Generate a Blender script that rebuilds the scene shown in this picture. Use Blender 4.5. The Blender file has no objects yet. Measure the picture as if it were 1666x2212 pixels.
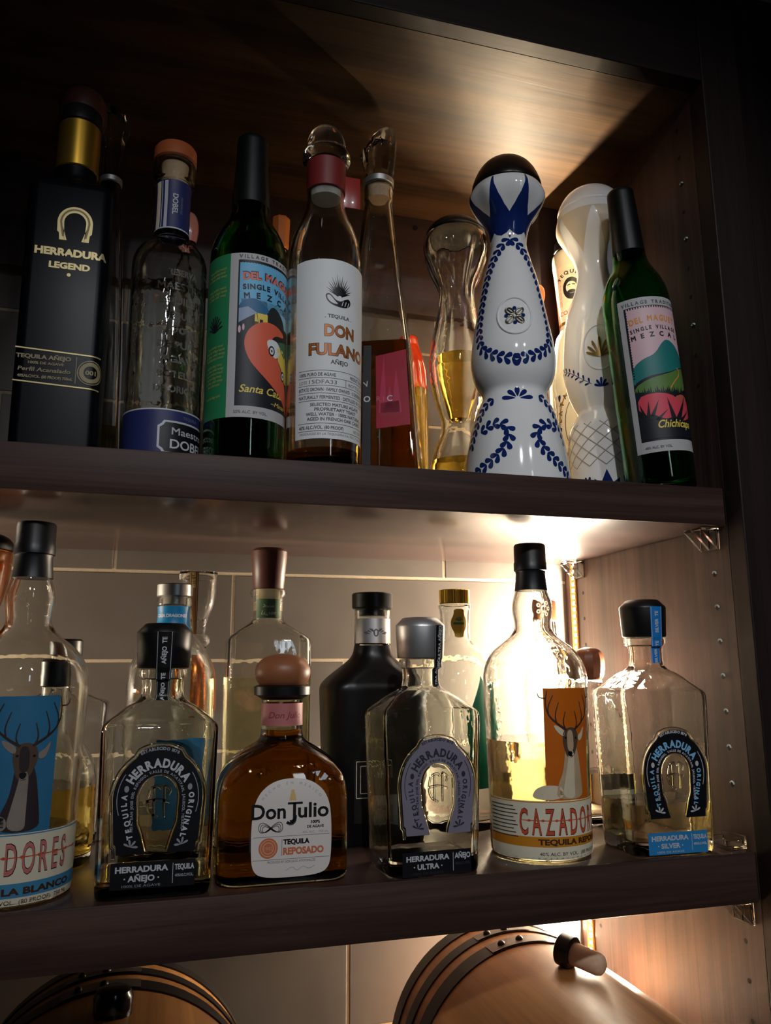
import bpy, bmesh, math, random
from mathutils import Vector, Matrix
from mathutils.geometry import tessellate_polygon
random.seed(7)
PI = math.pi
SC = bpy.context.scene
COL = SC.collection

# ------------------------------------------------------------------ camera
CAM_LOC = Vector((-0.00808, -0.60980, 0.16188))
PITCH, ROLL, YAW, FPX = 0.19231, 0.0046, 0.27738, 1688.5
cd = bpy.data.cameras.new('camera')
cam = bpy.data.objects.new('camera', cd)
COL.objects.link(cam)
def _rot(rx, ry, rz):
    cx, sx, cy, sy, cz, sz = math.cos(rx), math.sin(rx), math.cos(ry), math.sin(ry), math.cos(rz), math.sin(rz)
    Ry = Matrix(((cy, 0, sy), (0, 1, 0), (-sy, 0, cy)))
    Rx = Matrix(((1, 0, 0), (0, cx, -sx), (0, sx, cx)))
    Rz = Matrix(((cz, sz, 0), (-sz, cz, 0), (0, 0, 1)))
    return Rz @ Rx @ Ry
R = _rot(PITCH, ROLL, YAW)
rgt, fwd, upv = R.col[0], R.col[1], R.col[2]
M = Matrix((rgt, upv, -fwd)).transposed().to_4x4()
M.translation = CAM_LOC
cam.matrix_world = M
cd.sensor_fit = 'VERTICAL'
cd.sensor_height = 24.0
cd.lens = FPX / 2212 * 24.0
cd.clip_start = 0.01
SC.camera = cam

# ------------------------------------------------------------------ view, world, light
SC.view_settings.view_transform = 'Standard'
SC.view_settings.look = 'None'
SC.view_settings.gamma = 1.0
SC.view_settings.use_curve_mapping = False
SC.view_settings.exposure = 0.0
try:
    SC.cycles.use_denoising = True
    SC.cycles.max_bounces = 28
    SC.cycles.transmission_bounces = 24
    SC.cycles.glossy_bounces = 6
    SC.cycles.diffuse_bounces = 4
    SC.cycles.transparent_max_bounces = 12
    SC.cycles.sample_clamp_indirect = 20.0
    SC.cycles.sample_clamp_direct = 0.0
    SC.cycles.blur_glossy = 0.3
except Exception:
    pass
w = bpy.data.worlds.new('dim_bar_room')
SC.world = w
w.use_nodes = True
bg = w.node_tree.nodes['Background']
bg.inputs[0].default_value = (0.9, 0.8, 0.8, 1)
bg.inputs[1].default_value = 0.0035
def area(name, loc, target, sx, sy, power, col):
    ld = bpy.data.lights.new(name, 'AREA'); ld.shape = 'RECTANGLE'
    ld.size = sx; ld.size_y = sy; ld.energy = power; ld.color = col
    o = bpy.data.objects.new(name, ld); COL.objects.link(o)
    o.location = loc
    o.rotation_euler = (Vector(target) - Vector(loc)).to_track_quat('-Z', 'Y').to_euler()
    return o
# the room's own light over the guests' side of the bar: one shaded pendant and a faint cool glow
def pendant(x, power):
    pd = bpy.data.lights.new('pendant_lamp', 'SPOT'); pd.energy = power; pd.color = (0.94, 0.96, 1.0)
    pd.spot_size = math.radians(44); pd.spot_blend = 1.0; pd.shadow_soft_size = 0.03
    po = bpy.data.objects.new('pendant_lamp', pd); COL.objects.link(po)
    po.location = (x, -1.50, 1.15)
    po.rotation_euler = (Vector((0.27, 0.0, 0.22))-po.location).to_track_quat('-Z', 'Y').to_euler()
pendant(-0.10, 34)
pendant(0.50, 15)
area('window_glow', (0.55, -2.0, 0.75), (0.30, 0.0, 0.25), 0.10, 0.5, 1.0, (0.72, 0.86, 1.0))
# the same light strip runs down the far left corner, outside the frame
area('left_corner_strip', (-0.424, 0.285, 0.145), (0.0, 0.285, 0.145), 0.28, 0.008, 3.6, (1.0, 0.86, 0.66))
# the lit face of the tape in the right corner: middle bay and bottom bay
area('led_tape_glow_middle', (0.4976, 0.2885, 0.1445), (0.0, 0.2885, 0.1445), 0.283, 0.008, 12.0, (1.0, 0.86, 0.66))
area('led_tape_glow_bottom', (0.4976, 0.2885, -0.150), (0.0, 0.2885, -0.150), 0.21, 0.008, 8.0, (1.0, 0.84, 0.62))
LED_POWER = 2600.0

# ------------------------------------------------------------------ materials
def srgb(c):
    f = lambda v: v/12.92 if v <= 0.04045 else ((v+0.055)/1.055)**2.4
    return tuple(f(x/255.0) for x in c)
MATS = {}
def mat(name, c=(128, 128, 128), rough=0.5, metal=0.0, trans=0.0, ior=1.45, noise=0.06, nscale=60.0,
        coat=0.0, bump=0.0, bscale=40.0, translucent=0.0, lin=None, spec=None, sss=0.0):
    if name in MATS: return MATS[name]
    m = bpy.data.materials.new(name); m.use_nodes = True
    nt = m.node_tree; N = nt.nodes; Lk = nt.links
    b = N['Principled BSDF']
    col = lin or srgb(c)
    tc = N.new('ShaderNodeTexCoord')
    nz = N.new('ShaderNodeTexNoise'); nz.inputs['Scale'].default_value = nscale; nz.inputs['Detail'].default_value = 3
    Lk.new(tc.outputs['Object'], nz.inputs['Vector'])
    if noise > 0:
        mx = N.new('ShaderNodeMix'); mx.data_type = 'RGBA'
        mx.inputs['A'].default_value = tuple(v*(1-noise) for v in col)+(1,)
        mx.inputs['B'].default_value = tuple(min(1, v*(1+noise)) for v in col)+(1,)
        Lk.new(nz.outputs['Fac'], mx.inputs['Factor'])
        Lk.new(mx.outputs['Result'], b.inputs['Base Color'])
    else:
        b.inputs['Base Color'].default_value = col+(1,)
    b.inputs['Roughness'].default_value = rough
    b.inputs['Metallic'].default_value = metal
    b.inputs['IOR'].default_value = ior
    b.inputs['Transmission Weight'].default_value = trans
    b.inputs['Coat Weight'].default_value = coat
    if coat: b.inputs['Coat Roughness'].default_value = 0.04
    if spec is not None: b.inputs['Specular IOR Level'].default_value = spec
    if bump > 0:
        n2 = N.new('ShaderNodeTexNoise'); n2.inputs['Scale'].default_value = bscale; n2.inputs['Detail'].default_value = 2
        Lk.new(tc.outputs['Object'], n2.inputs['Vector'])
        bp = N.new('ShaderNodeBump'); bp.inputs['Strength'].default_value = bump; bp.inputs['Distance'].default_value = 0.002
        Lk.new(n2.outputs['Fac'], bp.inputs['Height'])
        Lk.new(bp.outputs['Normal'], b.inputs['Normal'])
    if translucent > 0:
        tl = N.new('ShaderNodeBsdfTranslucent')
        tl.inputs['Color'].default_value = col+(1,)
        ms = N.new('ShaderNodeMixShader'); ms.inputs[0].default_value = translucent
        Lk.new(b.outputs[0], ms.inputs[1]); Lk.new(tl.outputs[0], ms.inputs[2])
        Lk.new(ms.outputs[0], N['Material Output'].inputs['Surface'])
    MATS[name] = m
    return m

def wood(name, dark, light, axis='X', rough=0.35, scale=1.0, coat=0.0, bump=0.25, spec=0.5, rings=0.0):
    if name in MATS: return MATS[name]
    m = bpy.data.materials.new(name); m.use_nodes = True
    nt = m.node_tree; N = nt.nodes; Lk = nt.links
    b = N['Principled BSDF']
    tc = N.new('ShaderNodeTexCoord'); mp = N.new('ShaderNodeMapping')
    s = {'X': (3, 90, 90), 'Y': (90, 3, 90), 'Z': (90, 90, 3)}[axis]
    mp.inputs['Scale'].default_value = tuple(v*scale for v in s)
    Lk.new(tc.outputs['Object'], mp.inputs['Vector'])
    n1 = N.new('ShaderNodeTexNoise'); n1.inputs['Scale'].default_value = 1.0; n1.inputs['Detail'].default_value = 6
    n1.inputs['Roughness'].default_value = 0.65; n1.inputs['Distortion'].default_value = 0.6
    Lk.new(mp.outputs['Vector'], n1.inputs['Vector'])
    n2 = N.new('ShaderNodeTexNoise'); n2.inputs['Scale'].default_value = 3.2; n2.inputs['Detail'].default_value = 3
    mp2 = N.new('ShaderNodeMapping')
    mp2.inputs['Scale'].default_value = tuple(v*scale*0.1 for v in s)
    Lk.new(tc.outputs['Object'], mp2.inputs['Vector']); Lk.new(mp2.outputs['Vector'], n2.inputs['Vector'])
    add = N.new('ShaderNodeMath'); add.operation = 'MULTIPLY_ADD'; add.inputs[1].default_value = 0.55
    Lk.new(n1.outputs['Fac'], add.inputs[0])
    ml = N.new('ShaderNodeMath'); ml.operation = 'MULTIPLY'; ml.inputs[1].default_value = 0.45
    Lk.new(n2.outputs['Fac'], ml.inputs[0]); Lk.new(ml.outputs[0], add.inputs[2])
    cr = N.new('ShaderNodeValToRGB')
    cr.color_ramp.elements[0].position = 0.34; cr.color_ramp.elements[0].color = srgb(dark)+(1,)
    cr.color_ramp.elements[1].position = 0.66; cr.color_ramp.elements[1].color = srgb(light)+(1,)
    Lk.new(add.outputs[0], cr.inputs['Fac']); Lk.new(cr.outputs['Color'], b.inputs['Base Color'])
    b.inputs['Roughness'].default_value = rough
    b.inputs['Coat Weight'].default_value = coat; b.inputs['Coat Roughness'].default_value = 0.18
    b.inputs['Specular IOR Level'].default_value = spec
    bp = N.new('ShaderNodeBump'); bp.inputs['Strength'].default_value = bump; bp.inputs['Distance'].default_value = 0.0006
    Lk.new(n1.outputs['Fac'], bp.inputs['Height']); Lk.new(bp.outputs['Normal'], b.inputs['Normal'])
    MATS[name] = m
    return m

def emis(name, col, strength):
    if name in MATS: return MATS[name]
    m = bpy.data.materials.new(name); m.use_nodes = True
    b = m.node_tree.nodes['Principled BSDF']
    b.inputs['Base Color'].default_value = (1, 0.9, 0.6, 1)
    b.inputs['Emission Color'].default_value = col+(1,)
    b.inputs['Emission Strength'].default_value = strength
    MATS[name] = m
    return m

W_SHELF = wood('espresso_wood_along', (40, 27, 25), (80, 59, 53), 'X', 0.27, 1.0, 0.25, 0.25, 0.5)
W_WALL = wood('espresso_wood_upright', (44, 31, 28), (92, 69, 60), 'Z', 0.5, 1.0, 0.0, 0.6, 0.35)
W_EDGE = wood('espresso_edge_lipping', (38, 27, 24), (90, 66, 57), 'X', 0.5, 0.8, 0.0, 0.5, 0.2)
W_CEIL = wood('stained_ceiling_oak', (26, 16, 8), (98, 70, 42), 'X', 0.5, 0.6, 0.0, 0.7, 0.25)
W_RAIL = wood('dark_rail_wood', (36, 23, 18), (72, 46, 34), 'X', 0.5, 0.6, 0.0, 0.4)
W_DARK = wood('dark_frame_wood', (26, 18, 17), (50, 36, 34), 'Z', 0.5, 1.0, 0.0, 0.25, 0.2)
W_DARKX = wood('dark_header_wood', (22, 15, 13), (42, 30, 27), 'X', 0.5, 1.0, 0.0, 0.25, 0.2)
GLASS = mat('clear_glass', lin=(0.97, 0.985, 0.965), rough=0.0, trans=1.0, ior=1.47, noise=0.01, bump=0.05, bscale=55)
GLASSW = mat('wavy_clear_glass', lin=(0.97, 0.985, 0.95), rough=0.0, trans=1.0, ior=1.49, noise=0.01, bump=0.22, bscale=60)
GLASSG = mat('dark_green_glass', lin=(0.10, 0.42, 0.13), rough=0.0, trans=1.0, ior=1.47, noise=0.02, bump=0.04)
GLASSB = mat('black_glass', (6, 8, 12), rough=0.36, noise=0.1, spec=0.18)
GLASSBM = mat('satin_black_glass', (7, 7, 7), rough=0.36, noise=0.1)
PLASTIC_CLEAR = mat('clear_acrylic', lin=(0.96, 0.96, 0.96), rough=0.03, trans=1.0, ior=1.45, noise=0.01)
def liquid(name, lin): return mat(name, lin=lin, rough=0.0, trans=1.0, ior=1.36, noise=0.01)
LQ_PALE = liquid('pale_straw_spirit', (0.95, 0.90, 0.60))
LQ_GOLD = liquid('golden_spirit', (0.90, 0.62, 0.10))
LQ_AMBER = liquid('deep_amber_spirit', (0.52, 0.20, 0.014))
LQ_BROWN = liquid('dark_amber_spirit', (0.34, 0.15, 0.05))
LQ_CLEAR = liquid('clear_spirit', (0.97, 0.96, 0.88))
BLACK = mat('black_print', (14, 14, 18), rough=0.45)
BLACKCAP = mat('black_plastic', (17, 17, 18), rough=0.38, noise=0.1)
WHITE = mat('white_paper', (226, 228, 226), rough=0.6, noise=0.03)
CREAM = mat('cream_paper', (232, 222, 196), rough=0.6, noise=0.04)
GREYP = mat('grey_paper', (186, 184, 184), rough=0.6, noise=0.03)
GOLD = mat('gold_foil', (205, 160, 60), rough=0.32, metal=0.9, noise=0.08)
PALEGOLD = mat('pale_gold_print', (190, 172, 120), rough=0.4, metal=0.3)
SILVER = mat('brushed_silver', (206, 204, 202), rough=0.40, metal=0.85, noise=0.05)
STEEL = mat('dark_steel', (54, 50, 50), rough=0.4, metal=0.8, noise=0.15)
SILVERP = mat('silver_print', (196, 198, 202), rough=0.45)
BLUELT = mat('light_blue_print', (130, 190, 228), rough=0.5)
CERAMIC = mat('white_glazed_ceramic', (238, 238, 236), rough=0.09, noise=0.02, coat=0.6)
COBALT = mat('cobalt_glaze', (24, 44, 104), rough=0.12, noise=0.25, nscale=160, coat=0.4)
CORK = mat('natural_cork', (214, 182, 150), rough=0.8, noise=0.18, nscale=300)

# ------------------------------------------------------------------ mesh helpers (millimetres in, metres out)
def tag(o, label=None, cat=None, group=None, kind=None):
    if label: o['label'] = label
    if cat: o['category'] = cat
    if group: o['group'] = group
    if kind: o['kind'] = kind
    return o
def thing(name, label, cat, loc=(0, 0, 0), rot=(0, 0, 0), group=None):
    o = bpy.data.objects.new(name, None); COL.objects.link(o)
    o.empty_display_size = 0.02
    o.location = loc; o.rotation_euler = rot
    return tag(o, label, cat, group)
def obj(name, verts, faces, m, parent=None, angle=38, smooth=True, mi=None, k=0.001):
    me = bpy.data.meshes.new(name)
    me.from_pydata([(v[0]*k, v[1]*k, v[2]*k) for v in verts], [], faces)
    for mm in (m if isinstance(m, (list, tuple)) else [m]): me.materials.append(mm)
    if mi: me.polygons.foreach_set('material_index', mi)
    if smooth:
        me.polygons.foreach_set('use_smooth', [True]*len(me.polygons))
        me.update()
        me.set_sharp_from_angle(angle=math.radians(angle))
    me.update()
    o = bpy.data.objects.new(name, me); COL.objects.link(o)
    if parent is not None: o.parent = parent
    return o
class MB:
    def __init__(s): s.v = []; s.f = []; s.mi = []; s.cur = 0
    def add(s, v, f):
        n = len(s.v); s.v += list(v); s.f += [tuple(i+n for i in q) for q in f]; s.mi += [s.cur]*len(f)
        return s
    def box(s, x0, x1, y0, y1, z0, z1):
        v = [(x, y, z) for z in (z0, z1) for y in (y0, y1) for x in (x0, x1)]
        return s.add(v, [(0, 2, 3, 1), (4, 5, 7, 6), (0, 1, 5, 4), (2, 6, 7, 3), (0, 4, 6, 2), (1, 3, 7, 5)])
    def bevbox(s, x0, x1, y0, y1, z0, z1, b=1.0):
        bm = bmesh.new()
        vs = [bm.verts.new((x, y, z)) for z in (z0, z1) for y in (y0, y1) for x in (x0, x1)]
        for q in [(0, 2, 3, 1), (4, 5, 7, 6), (0, 1, 5, 4), (2, 6, 7, 3), (0, 4, 6, 2), (1, 3, 7, 5)]:
            bm.faces.new([vs[i] for i in q])
        bmesh.ops.bevel(bm, geom=bm.edges[:], offset=b, segments=2, affect='EDGES', profile=0.5)
        bm.verts.index_update()
        v = [tuple(q.co) for q in bm.verts]; f = [tuple(q.index for q in p.verts) for p in bm.faces]
        bm.free()
        return s.add(v, f)
    def tube(s, pts, r, n=8, closed=False):
        P = [Vector(p) for p in pts]; m = len(P); v = []; f = []
        for i in range(m):
            a = P[(i-1) % m] if (closed or i > 0) else P[i]
            b = P[(i+1) % m] if (closed or i < m-1) else P[i]
            t = (b-a).normalized()
            ref = Vector((0, 1, 0)) if abs(t.y) < 0.9 else Vector((1, 0, 0))
            u = t.cross(ref).normalized(); w_ = t.cross(u)
            rr = r[i] if isinstance(r, (list, tuple)) else r
            for j in range(n):
                an = 2*PI*j/n; v.append(tuple(P[i]+u*rr*math.cos(an)+w_*rr*math.sin(an)))
        for i in range(m if closed else m-1):
            for j in range(n):
                a = i*n+j; b = i*n+(j+1) % n; c = ((i+1) % m)*n+(j+1) % n; d = ((i+1) % m)*n+j
                f.append((a, b, c, d))
        if not closed:
            f.append(tuple(range(n-1, -1, -1))); f.append(tuple((m-1)*n+j for j in range(n)))
        return s.add(v, f)
    def build(s, name, m, parent=None, angle=38, smooth=True):
        o = obj(name, s.v, s.f, m, parent, angle, smooth, s.mi)
        return o

def norm(prof):
    out = []
    for q in prof:
        if len(q) == 2: out.append((q[0], q[1], q[1], q[1]))
        elif len(q) == 3: out.append((q[0], q[1], q[2], min(q[1], q[2])))
        else: out.append(tuple(q))
    return out
def chaikin(prof, it=2):
    P = norm(prof)
    for _ in range(it):
        Q = [P[0]]
        for a, b in zip(P[:-1], P[1:]):
            Q.append(tuple(0.75*x+0.25*y for x, y in zip(a, b)))
            Q.append(tuple(0.25*x+0.75*y for x, y in zip(a, b)))
        Q.append(P[-1]); P = Q
    return P
def ev(P, z):
    if z <= P[0][0]: return P[0][1:]
    for a, b in zip(P[:-1], P[1:]):
        if a[0] <= z <= b[0] and b[0] > a[0]:
            t = (z-a[0])/(b[0]-a[0])
            return tuple(x+(y-x)*t for x, y in zip(a[1:], b[1:]))
    return P[-1][1:]
def ring(a, b, rc, z, n, mod=None):
    m = n//4; out = []
    rc = max(min(rc, a, b), 0.01)
    for q in range(4):
        sx = (1, -1, -1, 1)[q]; sy = (1, 1, -1, -1)[q]
        for i in range(m):
            an = (q+(i+0.5)/m)*PI/2
            x = sx*(a-rc)+rc*math.cos(an); y = sy*(b-rc)+rc*math.sin(an)
            if mod:
                k = mod(z, math.atan2(y, x)); x *= k; y *= k
            out.append((x, y, z))
    return out
def loft(P, n=48, flip=False, mod=None, caps=True, cx=0, cy=0):
    n = 4*(n//4)
    v = []; f = []
    for q in P: v += [(x+cx, y+cy, z) for x, y, z in ring(q[1], q[2], q[3], q[0], n, mod)]
    for i in range(len(P)-1):
        for j in range(n):
            a, b = i*n+j, i*n+(j+1) % n
            f.append((a, b, b+n, a+n))
    if caps:
        f.append(tuple(range(n-1, -1, -1))); f.append(tuple((len(P)-1)*n+j for j in range(n)))
    if flip: f = [tuple(reversed(q)) for q in f]
    return v, f
def lathe(name, prof, m, parent, n=48, it=0, mod=None, cx=0, cy=0, angle=38):
    P = chaikin(prof, it) if it else norm(prof)
    v, f = loft(P, n, False, mod, True, cx, cy)
    return obj(name, v, f, m, parent, angle)
def inner(P, t, zf, zt):
    zs = sorted(set([zf, zt]+[q[0] for q in P if zf < q[0] < zt]))
    out = []
    for z in zs:
        a, b, rc = ev(P, z)
        out.append((z, max(a-t, 0.5), max(b-t, 0.5), max(min(rc, a, b)-t, 0.4)))
    # keep a rounded inside bottom
    a = out[0]; out.insert(0, (a[0]-0.0, a[1]*0.86, a[2]*0.86, a[3]*0.86)); out[1] = (a[0]+1.2,)+a[1:]
    return out
def bottle(parent, prof, glass=None, t=2.4, floor=6.0, it=2, n=56, liq=None, level=0, mod=None, top=None, hollow=True):
    P = chaikin(prof, it) if it else norm(prof)
    v, f = loft(P, n, False, mod)
    g = MB(); g.add(v, f)
    if hollow:
        I = inner(P, t, floor, (top or P[-1][0]-0.8))
        v, f = loft(I, n, True, mod); g.add(v, f)
    o = g.build('glass_body', glass or GLASS, parent)
    if liq:
        I = inner(P, t-0.25, floor-0.25, level)
        v, f = loft(I, n, False, mod)
        obj('spirit', v, f, liq, parent)
    return P

# ------------------------------------------------------------------ printed artwork
_TC = {}
def text_mesh(s, bold=0.0, spacing=1.0):
    key = (s, round(bold, 4), spacing)
    if key in _TC: return _TC[key]
    if bold and 'M' in s:          # this glyph cannot be offset: thicken it with shifted copies
        v, f, x0, x1 = text_mesh(s, 0.0, spacing)
        vv, ff = [], []
        for dx, dy in ((1, 1), (1, -1), (-1, 1), (-1, -1), (0, 0)):
            n = len(vv); vv += [(a+dx*bold*0.75, b_+dy*bold*0.75) for a, b_ in v]; ff += [tuple(i+n for i in q) for q in f]
        _TC[key] = (vv, ff, x0-bold, x1+bold)
        return _TC[key]
    cu = bpy.data.curves.new('t', 'FONT'); cu.body = s; cu.size = 1.0; cu.offset = bold
    cu.space_character = spacing; cu.resolution_u = 3; cu.fill_mode = 'FRONT'
    o = bpy.data.objects.new('t', cu)
    me = bpy.data.meshes.new_from_object(o)
    v = [(q.co.x, q.co.y) for q in me.vertices]; f = [tuple(p.vertices) for p in me.polygons]
    bpy.data.objects.remove(o); bpy.data.curves.remove(cu); bpy.data.meshes.remove(me)
    if v: x0 = min(q[0] for q in v); x1 = max(q[0] for q in v)
    else: x0, x1 = 0, 0.3
    _TC[key] = (v, f, x0, x1)
    return _TC[key]
class Art:
    def __init__(s): s.items = []; s.mats = []; s.L = 0
    def _m(s, m):
        if m not in s.mats: s.mats.append(m)
        return s.mats.index(m)
    def raw(s, v, f, m, L=None):
        s.items.append((v, f, s._m(m), s.L if L is None else L))
    def poly(s, pts, m, holes=(), L=None):
        loops = [[Vector((x, y, 0)) for x, y in pts]]+[[Vector((x, y, 0)) for x, y in h] for h in holes]
        tri = tessellate_polygon(loops)
        v = [(q.x, q.y) for l in loops for q in l]
        s.raw(v, [tuple(t) for t in tri], m, L)
    def rect(s, x0, y0, x1, y1, m, L=None, r=0):
        if r <= 0: s.poly([(x0, y0), (x1, y0), (x1, y1), (x0, y1)], m, (), L)
        else: s.poly(rrect(x0, y0, x1, y1, r), m, (), L)
    def line(s, pts, wd, m, L=None):
        for (x0, y0), (x1, y1) in zip(pts[:-1], pts[1:]):
            d = Vector((x1-x0, y1-y0))
            if d.length < 1e-6: continue
            n_ = Vector((-d.y, d.x)).normalized()*wd/2
            s.raw([(x0+n_.x, y0+n_.y), (x0-n_.x, y0-n_.y), (x1-n_.x, y1-n_.y), (x1+n_.x, y1+n_.y)], [(0, 1, 2, 3)], m, L)
    def ell(s, x, y, rx, ry, m, L=None, n=32, hole=0, rot=0):
        c, d = math.cos(rot), math.sin(rot)
        def p(k): return [(x+c*k*rx*math.cos(2*PI*i/n)-d*k*ry*math.sin(2*PI*i/n), y+d*k*rx*math.cos(2*PI*i/n)+c*k*ry*math.sin(2*PI*i/n)) for i in range(n)]
        s.poly(p(1), m, [p(hole)] if hole else (), L)
    def text(s, st, x, y, size, m, al='C', bold=0.0, sx=1.0, rot=0, shear=0, spacing=1.0, width=None, L=None):
        v, f, x0, x1 = text_mesh(st, bold/size if bold else 0, spacing)
        if not v: return
        k = size
        if width: sx = width/((x1-x0)*k)
        ox = {'C': (x0+x1)/2, 'L': x0, 'R': x1}[al]
        c, d = math.cos(rot), math.sin(rot)
        out = []
        for a, b in v:
            X = (a-ox)*k*sx+shear*b*k; Y = b*k
            out.append((x+c*X-d*Y, y+d*X+c*Y))
        s.raw(out, f, m, L)
    def path_text(s, st, path, size, m, bold=0.0, sx=1.0, L=None, off=0.0, fill=1.0):
        """letters set one by one along a polyline, spread over its length"""
        seg = [(Vector(a), Vector(b)) for a, b in zip(path[:-1], path[1:])]
        ln = [(b-a).length for a, b in seg]; tot = sum(ln)
        ws = []
        for ch in st:
            v, f, x0, x1 = text_mesh(ch, bold/size if bold else 0)
            ws.append(((x1-x0) if v else 0.35)*size*sx)
        gap = (tot*fill-sum(ws))/max(1, len(st)-1)
        d = tot*(1-fill)/2
        for ch, wd in zip(st, ws):
            q = d+wd/2; i = 0
            while i < len(ln)-1 and q > ln[i]: q -= ln[i]; i += 1
            a, b = seg[i]; t = (b-a).normalized(); p = a+t*q+Vector((-t.y, t.x))*off
            if ch != ' ':
                s.text(ch, p.x, p.y, size, m, 'C', bold, sx, math.atan2(t.y, t.x), L=L)
            d += wd+gap
    def leaf(s, x, y, ang, ln, wd, m, L=None):
        pts = []
        for i in range(12):
            t = 2*PI*i/12; q = (1-math.cos(t))/2
            pts.append((ln*q, wd*math.sin(t)*0.5*(0.35+0.9*q)))
        c, d = math.cos(ang), math.sin(ang)
        s.poly([(x+c*a-d*b, y+d*a+c*b) for a, b in pts], m, (), L)
    def garland(s, path, step, ln, wd, m, spread=0.7, both=True):
        seg = [(Vector(a), Vector(b)) for a, b in zip(path[:-1], path[1:])]
        d = 0.0; nxt = 0.0; k = 0
        for a, b in seg:
            l = (b-a).length; t = (b-a).normalized(); an = math.atan2(t.y, t.x)
            while nxt <= d+l:
                p = a+t*(nxt-d)
                for sg in ((1, -1) if both else ((1,) if k % 2 else (-1,))):
                    s.leaf(p.x, p.y, an+sg*spread, ln, wd, m)
                nxt += step; k += 1
            d += l
    def build(s, name, mapping, parent, cut=4.0, cutv=None, eps=0.05):
        bm = bmesh.new()
        lay = bm.verts.layers.float.new('L')
        for v, f, mi, L in s.items:
            vs = []
            for a, b in v:
                q = bm.verts.new((a, b, 0)); q[lay] = L; vs.append(q)
            for t in f:
                if len(set(t)) < 3: continue
                try: fc = bm.faces.new([vs[i] for i in t]); fc.material_index = mi
                except ValueError: pass
        if cut and cutv is None: cutv = 7.0
        loose = [q for q in bm.verts if not q.link_faces]
        bmesh.ops.delete(bm, geom=loose, context='VERTS')
        for ax, c in ((0, cut), (1, cutv)):
            if not c: continue
            lo = min(q.co[ax] for q in bm.verts); hi = max(q.co[ax] for q in bm.verts)
            x = math.ceil(lo/c)*c
            while x < hi:
                co = [0, 0, 0]; co[ax] = x+1e-4; no = [0, 0, 0]; no[ax] = 1
                bmesh.ops.bisect_plane(bm, geom=bm.verts[:]+bm.edges[:]+bm.faces[:], plane_co=co, plane_no=no, dist=1e-5)
                x += c
        bm.verts.index_update()
        V = []
        for q in bm.verts: V.append(mapping(q.co.x, q.co.y, q[lay]*eps))
        F = []; MI = []
        # faces that look outwards
        for p in bm.faces:
            idx = [q.index for q in p.verts]
            if p.normal.z < 0: idx.reverse()
            F.append(tuple(idx)); MI.append(p.material_index)
        bm.free()
        return obj(name, V, F, s.mats, parent, 60, True, MI)
def rrect(x0, y0, x1, y1, r, n=6):
    out = []
    for cx, cy, a0 in ((x1-r, y1-r, 0), (x0+r, y1-r, 90), (x0+r, y0+r, 180), (x1-r, y0+r, 270)):
        for i in range(n+1):
            a = math.radians(a0+90*i/n); out.append((cx+r*math.cos(a), cy+r*math.sin(a)))
    return out
def on_cyl(P, th0=0.0, off=0.15, rref=None):
    def f(u, v, e):
        a = ev(P, v)[0]
        th = th0+u/(rref or a)
        r = a+off+e
        return (r*math.sin(th), -r*math.cos(th), v)
    return f
def on_front(P, off=0.15, x=0.0, y=None):
    def f(u, v, e):
        b = ev(P, v)[1] if y is None else y
        return (u+x, -b-off-e, v)
    return f
def smooth_path(pts, it=2, closed=False):
    P = [tuple(q) for q in pts]
    for _ in range(it):
        Q = [] if closed else [P[0]]
        rng = zip(P, P[1:]+P[:1]) if closed else zip(P[:-1], P[1:])
        for a, b in rng:
            Q.append((0.75*a[0]+0.25*b[0], 0.75*a[1]+0.25*b[1])); Q.append((0.25*a[0]+0.75*b[0], 0.25*a[1]+0.75*b[1]))
        if not closed: Q.append(P[-1])
        P = Q
    return P

# ------------------------------------------------------------------ the cabinet
ZT, ZB, ZL, ZC = 324.7, 288.6, -41.1, 749.4
XR, XL, YB = 500.0, -430.0, 312.8
def struct(name, mb, m, angle=38, smooth=False):
    o = mb.build(name, m, None, angle, smooth); o['kind'] = 'structure'; return o
wall_right = struct('wall_right', MB().box(XR, XR+19, 0, YB+8, -420, ZC), W_WALL)
struct('wall_left', MB().box(XL-19, XL, 0, YB+8, -420, ZC), W_WALL)
struct('ceiling', MB().box(XL-19, XR+19, -4, YB+8, ZC, ZC+19), W_CEIL)
struct('trim_1', MB().bevbox(XR, XR+46, -22, 0, -420, ZC+140, 1.2), W_DARK)
struct('trim_2', MB().bevbox(XL-19, XR, -22, -4, ZC, ZC+140, 1.2), W_DARKX)
rail = struct('trim_3', MB().bevbox(XL, 439, YB-16, YB-0.5, 611, ZC, 1.0), W_RAIL)
struct('trim_4', MB().bevbox(XR+46.5, XR+150, -6, 14, -420, ZC+140, 3), W_DARK)
struct('light_lip_post', MB().bevbox(439.5, XR-0.5, 227, YB-0.5, ZT+0.3, ZC-0.3, 0.8), W_DARK)  # added post; its lip cuts the upper strip's light near the wall
# tiled back wall: every tile stands proud of its grout
TILE = mat('grey_brown_stone_tile', (104, 96, 90), rough=0.38, noise=0.35, nscale=9, bump=0.12, bscale=22)
GROUT = mat('sandy_grout', (196, 178, 152), rough=0.9, noise=0.2, nscale=400)
tl = MB()
tl.cur = 1; tl.box(XL-10, XR+10, YB+0.7, YB+14, -420, 760); tl.cur = 0
TW, TH = 393.5, 99.2
for i in range(-6, 7):
    z0 = 266.0+i*TH; j0 = -62.3-133.0*i
    k = math.floor((XL-j0)/TW)
    while j0+k*TW < XR:
        x0, x1 = max(j0+k*TW, XL-8), min(j0+(k+1)*TW, XR+8)
        if x1-x0 > 4: tl.bevbox(x0+1.7, x1-1.7, YB, YB+6, z0+1.7, z0+TH-1.7, 0.7)
        k += 1
o = struct('wall_back', tl, [TILE, GROUT])
fl = struct('floor', MB().box(XL-19, XR+19, 0, YB+8, -440, -420), W_SHELF)
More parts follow.
